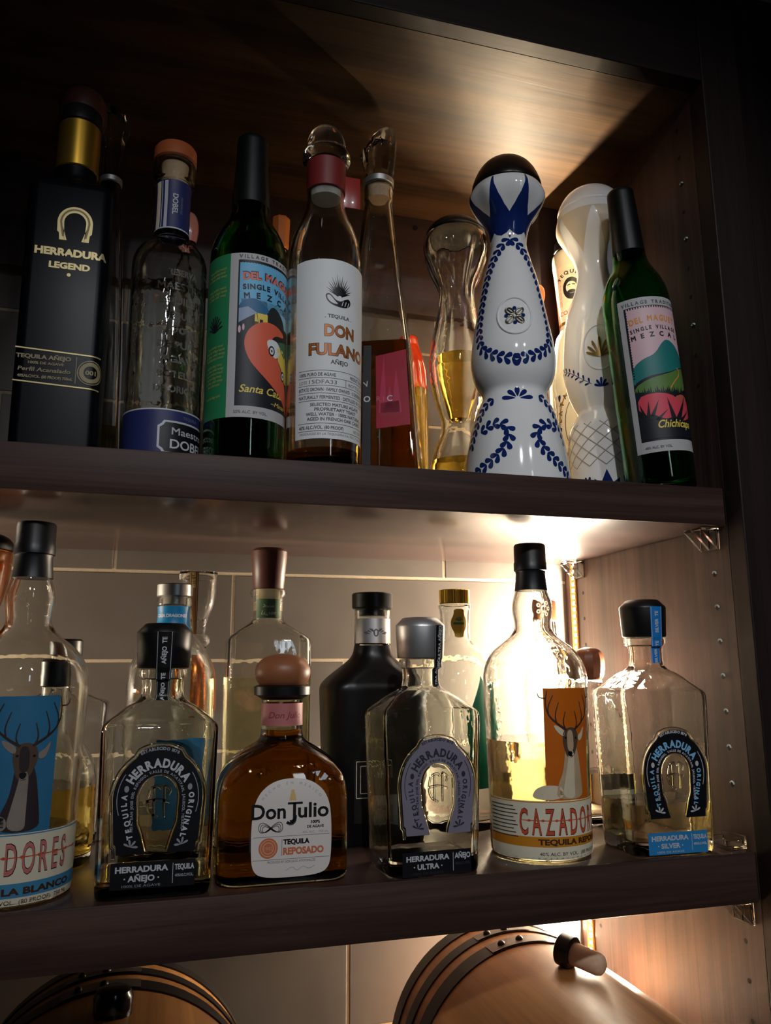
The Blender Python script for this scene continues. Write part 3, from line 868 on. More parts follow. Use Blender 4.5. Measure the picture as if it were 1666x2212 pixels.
# --- white labelled bottle with glass dome stopper
t = thing('tequila_bottle', 'clear bottle with tall white label, dark red neck sleeve and glass dome stopper', 'bottle', at(120.6, 40.5))
P = bottle(t, [(0, 28), (2, 31), (10, 32.4), (100, 33.2), (190, 33.8), (206, 32.8), (222, 30), (242, 21), (256, 17.2), (272, 17.0), (301, 17.2)], GLASS, t=2.4, floor=8, liq=LQ_AMBER, level=16)
lathe('neck_sleeve', [(268.5, 17.4), (269, 18.0), (297, 18.4), (298, 17.6)], mat('dark_red_sleeve', (120, 34, 34), rough=0.5), t)
lathe('cork', [(262, 13.6), (268, 14.2), (298, 14.2)], mat('white_plastic_cork', (214, 206, 200), rough=0.5), t)
lathe('stopper', [(298.2, 17.8), (300, 21.4), (303, 22.9), (307, 22.9), (310, 20.6), (313, 18.8), (322, 18.2), (331, 15), (337, 8), (338.5, 2)], GLASS, t, it=2)
b = MB(); b.bevbox(17, 33, -1.0, 0.2, 258, 290, 0.4)
tg = b.build('hang_tag', mat('red_card', (150, 48, 40), rough=0.3, coat=0.5), t)
BRN = mat('bronze_letters', (176, 98, 34), rough=0.45, metal=0.2)
INK = mat('grey_ink', (62, 64, 70), rough=0.55)
A = Art(); A.L = 0
A.poly(smooth_path([(-34.8, 22.5), (47, 22.5)], 1)+smooth_path([(47, 184), (36, 184.5), (6, 185), (-20, 184.5), (-34.8, 183.5)], 1), WHITE)
A.L = 1
cx = 7
for k in range(17):
    a = (k-8)*0.165; ln = 15.5-0.5*abs(k-8)+2.2*(k % 2)
    x0, y0 = cx+1.5*math.sin(a), 151+0.5*math.cos(a); x1, y1 = cx+ln*math.sin(a)*1.02, 152+ln*1.18*math.cos(a)
    d = Vector((x1-x0, y1-y0)).normalized(); n_ = Vector((-d.y, d.x))*1.0
    A.poly([(x0-n_.x, y0-n_.y), (x0+n_.x, y0+n_.y), (x1, y1)], BLACK)
A.poly(smooth_path([(-6.5, 152), (-2, 153), (3, 147), (8, 146), (12, 149), (17, 151), (19, 146), (15, 141.5), (8, 140.5), (0, 142), (-5, 146)], 2, True), BLACK)
A.L = 2; A.poly(smooth_path([(-5, 151), (-2, 151.5), (3, 145.5), (6, 143.5), (0, 143.6), (-4, 147)], 2, True), WHITE)
for x in (9, 12, 15): A.line([(x, 142.5), (x+1.5, 147)], 0.7, WHITE)
A.L = 1
A.text('. TEQUILA .', 6.5, 130.2, 4.6, INK, bold=0.12, width=26)
for m_, bo, L in ((BLACK, 0.75, 1), (BRN, 0.3, 2)):
    A.L = L
    A.text('DON', 8, 113.6, 14.5, m_, bold=bo, width=29 if L == 2 else 30)
    A.text('FULANO', 8.5, 96.3, 14.5, m_, bold=bo, width=58 if L == 2 else 59)
A.L = 1
A.text('A\u00d1EJO', 7.5, 88.4, 5.2, INK, bold=0.12, width=17)
for y in (82.2, 75.6, 68.8, 62.0, 55.4, 35.6, 28.9): A.line([(-31, y), (46, y)], 0.45, INK)
A.line([(14, 75.4), (14, 69)], 0.45, INK)
A.text('100% PURO DE AGAVE', -30, 77.2, 4.2, INK, 'L', bold=0.1, width=34); A.text('PRODUCT OF MEXICO', 19, 77.2, 4.2, INK, 'L', bold=0.1, width=26)
A.text('LOTE', -30, 70.4, 4.0, INK, 'L', width=8); A.text('15DFA33', -20, 70.4, 4.8, INK, 'L', width=25); A.text('BOTTLE: 4391', 17, 70.4, 4.0, INK, 'L', width=26)
A.text('ESTATE GROWN \u00b7 FAMILY OWNED \u00b7 5 GENERATIONS', 7, 63.8, 4.2, INK, bold=0.1, width=75)
A.text('NATURALLY FERMENTED \u00b7 DISTILLED IN COPPER', 7, 57.0, 4.2, INK, bold=0.1, width=75)
A.text('SELECTED MATURE AGAVE', 6, 50.6, 4.0, INK, bold=0.1, width=50); A.text('PROPRIETARY YEAST', 6, 46.4, 4.0, INK, bold=0.1, width=42)
A.text('WELL WATER \u00b7 100% NATURAL', 6, 42.2, 4.0, INK, bold=0.1, width=58); A.text('AGED IN FRENCH OAK CASKS', 6, 38.0, 4.0, INK, bold=0.1, width=56)
A.text('40% ALC./VOL. (80 PROOF)', -30, 30.6, 4.2, INK, 'L', bold=0.1, width=42); A.text('NET CONT.', 24, 30.6, 3.8, INK, 'L', width=14)
A.text('PRODUCED BY LA TEQUILE\u00d1A S.A. DE C.V. JALISCO', 6, 25.6, 2.6, INK, width=70)
A.build('label', on_cyl(P, 0.0, 0.15, 34.5), t, 3)

# --- tall tapering square bottle
t = thing('tequila_bottle', 'tall tapering square bottle of dark amber spirit with slanted glass stopper', 'bottle', at(195.6, 126), (0, 0, math.radians(-23)))
P = norm([(0, 42, 42, 5), (2, 43.5, 43.5, 6), (152, 33.5, 33.5, 6), (262, 20.5, 20.5, 8), (315, 15.0, 15.0, 9), (324, 14.6, 14.6, 14.6), (327, 15.6, 15.6, 15.6), (333, 16.0, 16.0, 16.0), (342, 15.8, 15.8, 15.8), (343, 14.8, 14.8, 14.8)])
bottle(t, P, GLASS, t=3.2, floor=12, it=0, liq=LQ_BROWN, level=154)
lathe('neck_ring', [(343.2, 15), (344, 16.3), (350, 16.3), (351, 15.2)], SILVER, t)
lathe('cork', [(328, 11), (342.5, 11.2)], CORK, t)
v, f = loft(chaikin([(351.2, 14.8), (358, 15.6), (384, 20), (392, 20.6), (401, 15)], 1), 12)
v = [(x, y, z+max(0, (z-370)/30)*x*0.75) for x, y, z in v]
obj('stopper', v, f, GLASSW, t, 20)
A = Art(); A.L = 0
A.rect(-11.5, 20, -3.5, 148, BLACK)
A.L = 1
A.text('V', -7.5, 104, 8, SILVERP, bold=0.1, rot=0.3); A.text('O', -7.4, 88, 8.6, SILVERP, bold=0.2)
fr = lambda u, v, e: (u, -ev(P, v)[1]-0.2-e, v)
A.build('front_strip', fr, t, None)
A = Art(); A.poly([(2, 60), (35, 63), (31, 142), (1, 136)], mat('red_front_panel', (158, 10, 40), rough=0.3, noise=0.25, nscale=30))  # red back label, drawn on the front face where the lamps reach it
A.L = 1
PKP = mat('pink_reflection_print', (180, 24, 72), rough=0.35, noise=0.2)  # pink spikes are reflections painted onto the panel
for x0, x1, xt, hh in ((4, 12, 9, 138), (9, 19, 15, 104), (17, 27, 21, 122)): A.poly([(x0, 76), (x1, 76), (xt, hh)], PKP)
A.poly([(6, 72), (25, 74), (24, 88), (6, 86)], mat('deep_red_panel_print', (150, 16, 44), rough=0.35))
A.L = 2
DSP = mat('dim_pink_print', (190, 90, 110), rough=0.4)
A.text('R', 2.6+1.5, 88, 7.6, DSP); A.text('I', 8.8, 88, 7.6, DSP); A.text('C', 15, 88, 8.4, SILVERP, bold=0.1)
A.build('front_panel', fr, t, None)
# --- red and yellow bottle behind the tall square one
t = thing('tequila_bottle', 'bottle with shiny red-orange rounded shoulder behind the tall tapering square bottle', 'bottle', at(263, 235))
bottle(t, [(0, 20), (3, 22), (140, 22), (160, 21)], mat('yellow_glass', lin=(0.95, 0.66, 0.08), rough=0.02, trans=0.85, ior=1.45), it=1)
lathe('shoulder_wrap', [(156, 21.4), (160, 22), (180, 21.6), (198, 17), (210, 12), (222, 11), (224, 9)], mat('red_orange_enamel', (226, 62, 22), rough=0.12, coat=0.8), t, it=2)
# --- orange capped bottle behind the blue and white one
t = thing('tequila_bottle', 'bottle with orange rounded stopper just showing right of the blue painted ceramic bottle', 'bottle', at(408, 188))
bottle(t, [(0, 20), (3, 22), (180, 22), (216, 18), (240, 10.5), (262, 10), (266, 10)], GLASS, it=1, liq=LQ_GOLD, level=100)
lathe('stopper', [(266, 10), (269, 12.2), (277, 13.3), (284, 12), (289, 6), (290.5, 2)], mat('orange_glaze', (226, 92, 38), rough=0.3, coat=0.5), t, it=1)

# --- curvy bottles
def lobes(k, z0, z1, n=6, ph=0.0):
    def f(z, an):
        if z < z0 or z > z1: return 1.0
        t_ = math.sin(PI*(z-z0)/(z1-z0))
        return 1+k*t_*math.cos(n*(an+PI/2)+ph)
    return f
t = thing('tequila_bottle', 'curvy clear glass bottle of golden spirit with dark domed cap', 'bottle', at(296.5, 160))
CP = [(0, 33), (2, 35), (26, 34), (50, 28), (66, 20.5), (78, 18.6), (90, 21), (112, 27.6), (140, 31.6), (165, 29), (194, 22.4), (212, 19.2), (226, 18.6), (238, 22), (246, 26), (258, 30), (268, 34.2), (276, 34.8), (284, 33.8), (290, 31)]
CP = [(z*1.066+10.8*min(1, z/60), r_*1.066) for z, r_ in CP]
P = bottle(t, CP, GLASSW, t=3.6, floor=9, liq=LQ_GOLD, level=52, mod=lobes(0.10, 228, 320, 8))
lathe('cap', [(320.2, 33), (322, 34.6), (329, 30.4), (337, 21), (342, 8.5), (343, 2)], STEEL, t, it=2)
# the inner pocket of gold spirit that clings to the waist
I = inner(chaikin(CP, 2), 9.5, 98, 172)
v, f = loft(I, 40); obj('spirit', v, f, LQ_GOLD, t)

t = thing('tequila_bottle', 'white ceramic bottle with blue leaf garlands, blue crown and dark domed cap', 'bottle', at(317.7, 66))
KP = [(0, 49), (1.5, 51), (14, 50.6), (41, 47.6), (70, 41), (84, 36), (92, 31.8), (98, 31.2), (104, 35), (114, 40), (132, 42.6), (150, 40.6), (164, 38.2), (190, 33.4), (217, 28.6), (240, 22.2), (256, 18.4), (263, 18.2), (274, 20.2), (283, 23.4), (291, 29), (301, 36), (309, 38.8), (314, 38.6), (320, 36)]
md = lobes(0.035, 276, 322, 7)
KPc = chaikin(KP, 2)
v, f = loft(KPc, 96, False, md); obj('ceramic_body', v, f, CERAMIC, t)
lathe('cap', [(320.2, 35.4), (322, 36.4), (328, 35.6), (340, 31), (350, 24), (357, 13), (360, 3)], mat('pewter_cap', (58, 54, 52), rough=0.3, metal=0.85, noise=0.15, nscale=25), t, n=64, it=2)
F0 = -0.36
A = Art()
def th_path(pts): return [(a, z) for a, z in pts]
def mapth(u, v, e):
    a = ev(KPc, v)[0]
    k = md(v, u+F0-PI/2)
    r = a*k+0.15+e
    return (r*math.sin(u+F0), -r*math.cos(u+F0), v)
# crown: six blue points, in angle and height
pts = []
n6 = 7
for k in range(n6):
    c = 2*PI*k/n6-PI
    w_ = PI/n6
    pts += [(c-w_, 284.5), (c-w_*0.60, 291), (c-w_*0.28, 300), (c-w_*0.11, 309), (c-w_*0.05, 319), (c+w_*0.05, 319), (c+w_*0.11, 309), (c+w_*0.28, 300), (c+w_*0.60, 291)]
pts.append((PI-PI/n6, 284.5))
low = []
for k in range(n6, 0, -1):
    c = 2*PI*(k-1)/n6-PI; w_ = PI/n6
    low += [(c+w_, 268), (c+w_*0.6, 264.6), (c, 262.6), (c-w_*0.6, 264.6)]
low.append((-PI-PI/n6, 268))
A.poly(pts+low, COBALT)
A.build('crown_glaze', mapth, t, 0.08, 2.0)
A = Art()
# garlands are drawn in millimetres along the surface
def mm(u, v, e):
    a = ev(KPc, v)[0]; th = F0+u/max(a, 1)
    r = a+0.15+e
    return (r*math.sin(th), -r*math.cos(th), v)
def arcpts(lst, it=3): return smooth_path([(a*ev(KPc, z)[0], z) for a, z in lst], it)
for s in (1, -1):
    pth = arcpts([(s*0.02, 257), (s*0.55, 249), (s*0.98, 225), (s*1.08, 190), (s*1.05, 158), (s*0.90, 137), (s*0.50, 125), (0, 120)])
    A.garland(pth, 7.6, 8.6, 5.6, COBALT, 0.62)
A.leaf(0, 259, PI/2, 5, 3.4, COBALT)
for k in range(5):
    an = PI/2+(k-2)*0.72
    A.leaf(2.2*math.cos(an), 83+2.2*math.sin(an), an, 13 if k in (0, 4) else 11, 5.6, COBALT)
A.garland(smooth_path([(-40, 52), (-28, 58), (-14, 57), (-9, 46), (-14, 32), (-27, 21), (-44, 13), (-60, 6)], 3), 7.6, 8.8, 5.8, COBALT, 0.62)
A.garland(smooth_path([(-24, 86), (-36, 79), (-44, 68), (-50, 56), (-56, 42)], 2), 7.6, 8.4, 5.4, COBALT, 0.62)
A.garland(smooth_path([(42, 54), (30, 58), (18, 53), (15, 42), (22, 30), (36, 20), (52, 11), (64, 5)], 3), 7.6, 8.8, 5.8, COBALT, 0.62)
A.garland(smooth_path([(22, 88), (34, 80), (43, 69), (50, 56), (56, 42)], 2), 7.6, 8.4, 5.4, COBALT, 0.62)
A.build('leaf_painting', mm, t, 3.0, 3.0)
A = Art()
b = MB()
ell = [mm(16.5*math.cos(q), 166+20*math.sin(q), 0.1) for q in [2*PI*k/40 for k in range(40)]]
b.tube(ell, 1.1, 8, True); b.build('medallion_rim', CERAMIC, t)
PEWT = mat('pewter_ornament', (128, 122, 110), rough=0.35, metal=0.9)
om = MB()
for k in range(4):
    an = PI/4+k*PI/2; dx, dy = math.cos(an), math.sin(an)
    lp = [mm(dx*(6.5)+q*dx*4.6*1.0+p_*-dy*3.0, 166+dy*6.5+q*dy*4.6+p_*dx*3.0, 0.6) for q, p_ in [(math.cos(z), math.sin(z)) for z in [2*PI*i/16 for i in range(16)]]]
    om.tube(lp, 0.75, 6, True); om.tube([mm(dx*2, 166+dy*2, 0.6), mm(dx*10, 166+dy*10, 0.6)], 0.7, 6)
orn = om.build('ornament', PEWT, t)
A.L = 0
for k in range(4):
    an = k*PI/2; A.ell(8.0*math.cos(an), 166+8.0*math.sin(an), 1.9, 1.9, COBALT, n=12)
A.build('ornament_dots', lambda u, v, e: mm(u, v, 0.7), orn, 3, 3)

t = thing('tequila_bottle', 'white ceramic curvy bottle with white domed cap, small gold agave and crosshatched base', 'bottle', at(444, 110))
s = 1.05
WP = [(0, 35.5), (1.5, 37), (22, 37.6), (60, 38), (78, 37), (90, 30), (97, 26.2), (104, 30), (118, 36), (145, 40), (170, 38.4), (204, 34.4), (224, 26), (244, 19.6), (258, 18.8), (272, 22), (288, 31), (300, 38.2), (308, 39.2), (316, 38), (322, 37)]
WPc = chaikin([(z*1.06, r*1.02) for z, r in WP], 2)
md2 = lobes(0.04, 262, 330, 6)
v, f = loft(WPc, 96, False, md2); obj('ceramic_body', v, f, CERAMIC, t)
zt_ = WPc[-1][0]
lathe('cap', [(zt_+0.2, 36.5), (zt_+2, 38.2), (zt_+9, 36.6), (zt_+21, 30), (zt_+29, 20), (zt_+34, 8), (zt_+35, 2)], CERAMIC, t, n=64, it=2)
F1 = -0.50
def mw(u, v, e):
    a = ev(WPc, v)[0]; th = F1+u/max(a, 1); r = a*md2(v, th-PI/2)+0.15+e
    return (r*math.sin(th), -r*math.cos(th), v)
WHT = mat('raised_white_glaze', (250, 250, 248), rough=0.1, coat=0.6)
BEIG = mat('beige_matt_glaze', (206, 192, 168), rough=0.45)
A = Art()
pts = []
for k in range(6):
    c = 2*PI*k/6-PI-PI/6; w_ = PI/6
    pts += [(c-w_, 292), (c-w_*0.12, 331), (c+w_*0.12, 331)]
pts.append((PI-PI/6-PI/6+PI/6, 292))
def mwth(u, v, e):
    a = ev(WPc, v)[0]; th = F1+u; r = a*md2(v, th-PI/2)+0.2+e
    return (r*math.sin(th), -r*math.cos(th), v)
pts = []
for k in range(6):
    c = 2*PI*k/6-PI; w_ = PI/6
    pts += [(c-w_, 286), (c-w_*0.55, 304), (c-w_*0.06, 331), (c+w_*0.06, 331), (c+w_*0.55, 304)]
pts.append((PI-PI/6, 286))
pts2 = [(PI-PI/6, 332), (-PI-PI/6, 332)]
A.poly(pts+pts2, BEIG)
A.build('crown_glaze', mwth, t, 0.08, 2.0)
A = Art()
for k in range(7):
    an = PI/2+(k-3)*0.36; ln = 23-2.6*abs(k-3)
    A.leaf(-2+0.8*math.cos(an), 154+0.6*math.sin(an), an, ln, 3.2, mat('old_gold_relief', (150, 118, 62), rough=0.35, metal=0.8))
A.build('gold_agave', lambda u, v, e: mw(u, v, e+0.7), t, 3, 3)
b = MB(); b.tube([mw(-2+17*math.cos(q), 166+25*math.sin(q), 0) for q in [2*PI*k/40 for k in range(40)]], 1.0, 8, True); b.build('medallion_rim', CERAMIC, t)
A = Art()
for sg in (1, -1):
    A.garland(smooth_path([(-2+sg*12, 128), (-2+sg*22, 135), (-2+sg*34, 144), (-2+sg*46, 150), (-2+sg*58, 152)], 2), 7.5, 6.0, 2.6, COBALT, 0.75)
    A.line(smooth_path([(-2+sg*10, 127), (-2+sg*22, 135), (-2+sg*34, 144), (-2+sg*50, 151)], 2), 0.6, COBALT)
for k in range(5): A.leaf(-2, 123, PI/2+(k-2)*0.6, 10-abs(k-2), 3.0, COBALT)
A.build('garland_painting', mw, t, 3, 3)
A = Art()
for sg in (1, -1):
    for k in range(8):
        an = math.radians(100-24*k) if sg > 0 else PI-math.radians(100-24*k)
        A.leaf(-2+sg*20+0*k, 14+0.6*k, an if k < 5 else an, 13-0.4*k, 3.6, COBALT)
A.poly([(-14, 12), (-15, 24), (-8, 19), (-2, 33), (4, 19), (11, 24), (10, 12), (4, 8), (-8, 8)], COBALT)
A.build('crown_painting', mw, t, 3, 3)
b = MB()
for k in range(-5, 6):
    for sg in (1, -1):
        pth = [mw(-2+k*17+sg*(z-38)*1.15, z, 0.0) for z in range(38, 90, 4)]
        b.tube(pth, 0.55, 5)
b.build('crosshatch', mat('greyed_groove_glaze', (176, 166, 152), rough=0.3), t)

# --- portrait labelled bottle behind
t = thing('tequila_bottle', 'pale bottle with bearded portrait neck label behind the two ceramic bottles', 'bottle', at(464.4, 190))
QP = [(0, 31), (2, 33), (170, 33), (184, 31), (200, 29), (226, 26), (234, 20.5), (240, 20), (312, 24), (318, 25.4), (334, 25.4), (338, 22)]
P = chaikin(QP, 1)
bottle(t, QP, mat('frosted_white_glass', (226, 216, 192), rough=0.25, noise=0.05), it=1, hollow=False)
lathe('cap', [(338.2, 20), (340, 23), (352, 22), (358, 16)], BLACKCAP, t)
A = Art(); A.rect(-52, 244, 52, 314, CREAM); A.L = 1
fx = -6
A.ell(fx, 284, 10, 14, BLACK); A.L = 2; A.ell(fx, 285, 6.2, 7.6, CREAM); A.L = 3
A.line([(fx-4.4, 288), (fx-1, 288.8)], 1.2, BLACK); A.line([(fx+1, 288.8), (fx+4.4, 288)], 1.2, BLACK); A.ell(fx, 280, 4.8, 2.2, BLACK)
A.L = 1; A.path_text('TEQUILA', [(fx+15*math.cos(q), 287+16*math.sin(q)) for q in [math.radians(150-6*k) for k in range(21)]], 6.2, BLACK, bold=0.25)
A.text('CORRALEJO', fx+4, 252, 7.4, VG_RED, bold=0.15, width=44)
for k in range(3): A.text('tequila reposado cien por ciento', -24+2.6*k, 282, 2.8, INK, rot=PI/2)
A.rect(-52, 240, 52, 244, GOLD)
A.build('neck_label', on_cyl(P, -0.40, 0.2, 21), t, 2.5)
A = Art(); A.ell(0, 110, 26, 46, GOLD, hole=0.94); A.ell(0, 110, 17, 34, MATS['label_grey_letters'], hole=0.95)
A.path_text('PLATA', [(-22*math.cos(q), 110+42*math.sin(q)) for q in [math.radians(-5+8*k) for k in range(9)]], 8, INK, bold=0.3)
for z in (140, 100, 60): A.leaf(-24, z, PI/2, 9, 5, COBALT)
A.build('label', on_cyl(P, -0.62, 0.2, 33), t, 3)

# ------------------------------------------------------------------ lower shelf bottles
def lo(x, y): return (x/1000, y/1000, 0.0)
AMBERBAND = mat('amber_band_print', (206, 134, 34), rough=0.45)
BLUEBAND = mat('blue_band_print', (70, 140, 180), rough=0.45)
ORCARD = mat('orange_card_print', (206, 104, 20), rough=0.4, noise=0.16, nscale=40)
BLCARD = mat('blue_card_print', (54, 118, 156), rough=0.4, noise=0.14, nscale=40)
FUR = mat('stag_fur_print', (196, 168, 132), rough=0.5, noise=0.25, nscale=70)
FURL = mat('stag_pale_fur_print', (226, 208, 178), rough=0.5, noise=0.12, nscale=70)
FURD = mat('stag_dark_fur_print', (92, 70, 54), rough=0.5, noise=0.25, nscale=70)
FURB = mat('stag_brown_fur_print', (52, 40, 44), rough=0.5, noise=0.25, nscale=70)
ANT = mat('antler_print', (58, 42, 32), rough=0.5, noise=0.2)
REDLET = mat('red_orange_letters', (206, 84, 52), rough=0.45, noise=0.3, nscale=25)
CAZ = [(0, 40), (1.5, 43), (5, 44), (60, 44.6), (128, 46.6), (148, 47.2), (156, 46.2), (166, 43), (176, 35), (184, 24), (190, 18), (196, 16.4), (204, 17.6), (212, 18.8), (219, 17.8), (226, 15.6), (232, 14.4)]
def stag(A, x, y, s, body, pale, dark, flip=1, L=6):
    def T(pts): return [(x+flip*p*s, y+q*s) for p, q in pts]
    A.L = L
    # neck and shoulder
    A.poly(T(smooth_path([(-15, 0), (-13, 12), (-8, 22), (-6, 34), (-5, 44), (6, 46), (9, 38), (11, 26), (13, 12), (14, 0)], 2, True)), body)
    A.poly(T(smooth_path([(-36, 0), (-34, 8), (-26, 12), (-16, 12), (-8, 10), (-8, 0)], 2, True)), pale)
    A.L = L+1
    A.poly(T(smooth_path([(-9, 2), (-6, 16), (-3, 30), (-1, 42), (4, 40), (4, 26), (4, 10), (4, 0)], 2, True)), pale)
    # ears
    A.poly(T(smooth_path([(-6, 52), (-12, 56), (-16, 63), (-10, 61), (-5, 57)], 2, True)), pale)
    A.poly(T(smooth_path([(9, 53), (14, 56), (18, 62), (15, 50), (10, 48)], 2, True)), pale)
    # head and muzzle
    A.poly(T(smooth_path([(-6, 58), (1, 61), (8, 58), (9.5, 50), (7, 42), (4, 36), (0, 34), (-4, 36), (-6, 43), (-7.5, 51)], 2, True)), dark)
    A.L = L+2
    A.poly(T(smooth_path([(-3, 58), (3, 58), (4, 46), (3, 40), (-2, 40), (-3, 46)], 2, True)), body)
    A.ell(*T([(-4.4, 51.5)])[0], 1.0*s, 0.9*s, BLACK); A.ell(*T([(6.6, 51)])[0], 1.0*s, 0.9*s, BLACK)
    A.poly(T(smooth_path([(-2.6, 40), (2.6, 40), (2.0, 36.4), (0, 35.2), (-2.0, 36.4)], 2, True)), BLACK)
    # antlers
    for sg, dx in ((-1, -3), (1, 5)):
        beam = smooth_path([(dx, 58), (dx+sg*8, 63), (dx+sg*16, 70), (dx+sg*19, 80), (dx+sg*17, 92)], 3)
        for i in range(len(beam)-1):
            A.line(T([beam[i], beam[i+1]]), (2.0-1.5*i/len(beam))*s, ANT)
        for q, tip in ((0.35, (dx+sg*7, 82)), (0.55, (dx+sg*12, 88)), (0.12, (dx+sg*1, 74)), (0.8, (dx+sg*25, 90))):
            b0 = beam[int(q*(len(beam)-1))]
            tn = smooth_path([b0, ((b0[0]+tip[0])/2+sg*2.5, (b0[1]+tip[1])/2-2), tip], 2)
            for i in range(len(tn)-1): A.line(T([tn[i], tn[i+1]]), (1.3-0.9*i/len(tn))*s, ANT)
def deer_bottle(label, x, y, rs, th0, blanco):
    t = thing('tequila_bottle', label, 'bottle', lo(x, y), (0, 0, 0), 'bottles with a stag on the label')
    prof = [(z, r*rs) for z, r in CAZ]
    P = bottle(t, prof, GLASSW if not blanco else GLASS, t=2.6, floor=9, liq=LQ_PALE, level=46 if blanco else 96)
    lathe('cap', [(228.5, 15.2), (232, 14.7), (244, 13.5), (246.5, 14.0), (247.2, 15.2), (254.6, 15.2), (255.4, 14.7), (270.5, 14.7), (272, 13.6)], BLACKCAP, t)
    em = Art()
    for k in range(7):
        an = 2*PI*k/7
        em.ell(5.5*math.cos(an), 211+6.5*math.sin(an), 1.9, 1.9, GLASS, hole=0.45, n=14)
    em.text('C', 0, 207.6, 9, GLASS, bold=0.4)
    em.build('neck_emblem', on_cyl(P, th0*0.5, 0.5), t, 2)
    A = Art(); A.L = 0
    RR = 45.0*rs
    A.rect(-88, 2.5, 62, 49.0, CREAM)
    A.L = 1
    card = BLCARD if blanco else ORCARD
    if blanco: A.rect(-24, 49.2, 22, 141, card, L=0)
    else: A.rect(-26.5, 49.2, 19.0, 141, card, L=0)
    A.rect(-88, 7.6 if blanco else 12.6, 62, 16.8 if blanco else 20.6, BLUEBAND if blanco else AMBERBAND)
    A.line([(-88, 48.0), (62, 48.0)], 0.8, BLUEBAND if blanco else AMBERBAND)
    for m_, bo, L in ((BLACK, 0.75, 2), (REDLET if not blanco else mat('pink_red_letters', (206, 120, 112), rough=0.45), 0.2, 3)):
        A.L = L
        A.path_text('CAZADORES', [(-50.5, 22.5), (39.0, 22.5)], 29.0, m_, bold=bo, sx=0.39)
    A.L = 4; A.line([(-48, 33.5), (57, 33.5)], 0.6, REDLET)
    for k in range(9): A.ell(-42+k*11.6, 33.5, 1.5, 1.0, REDLET, n=8)
    dk = mat('dark_brown_print', (70, 42, 24), rough=0.5)
    A.text('TEQUILA BLANCO' if blanco else 'TEQUILA REPOSADO', 5, 9.6 if blanco else 14.6, 6.0, dk, bold=0.25, width=80)
    A.text('40% ALC. BY VOL.  (80 PROOF)  750 ML', 5, 3.6 if blanco else 6.0, 3.8, dk, width=78)
    for k in range(9): A.line([(-84, 44-3.0*k), (-56+(k % 3)*2, 44-3.0*k)], 0.7, MATS['grey_ink'])
    if blanco: stag(A, 0.5, 50, 0.98, FURB, mat('stag_grey_fur_print', (150, 136, 126), rough=0.5, noise=0.2), FURD)
    else: stag(A, -4, 50, 0.97, FUR, FURL, FURD)
    A.build('label', on_cyl(P, th0, 0.18, RR), t, 3, 6)
    return t
deer_bottle('clear bottle with black capsule and orange stag label, before the bright corner light', 322.5, 56, 1.0, 12.0/45, False)
deer_bottle('clear bottle with black capsule and blue stag label, at the left edge', -106.3, 48.5, 0.985, 10.0/45, True)

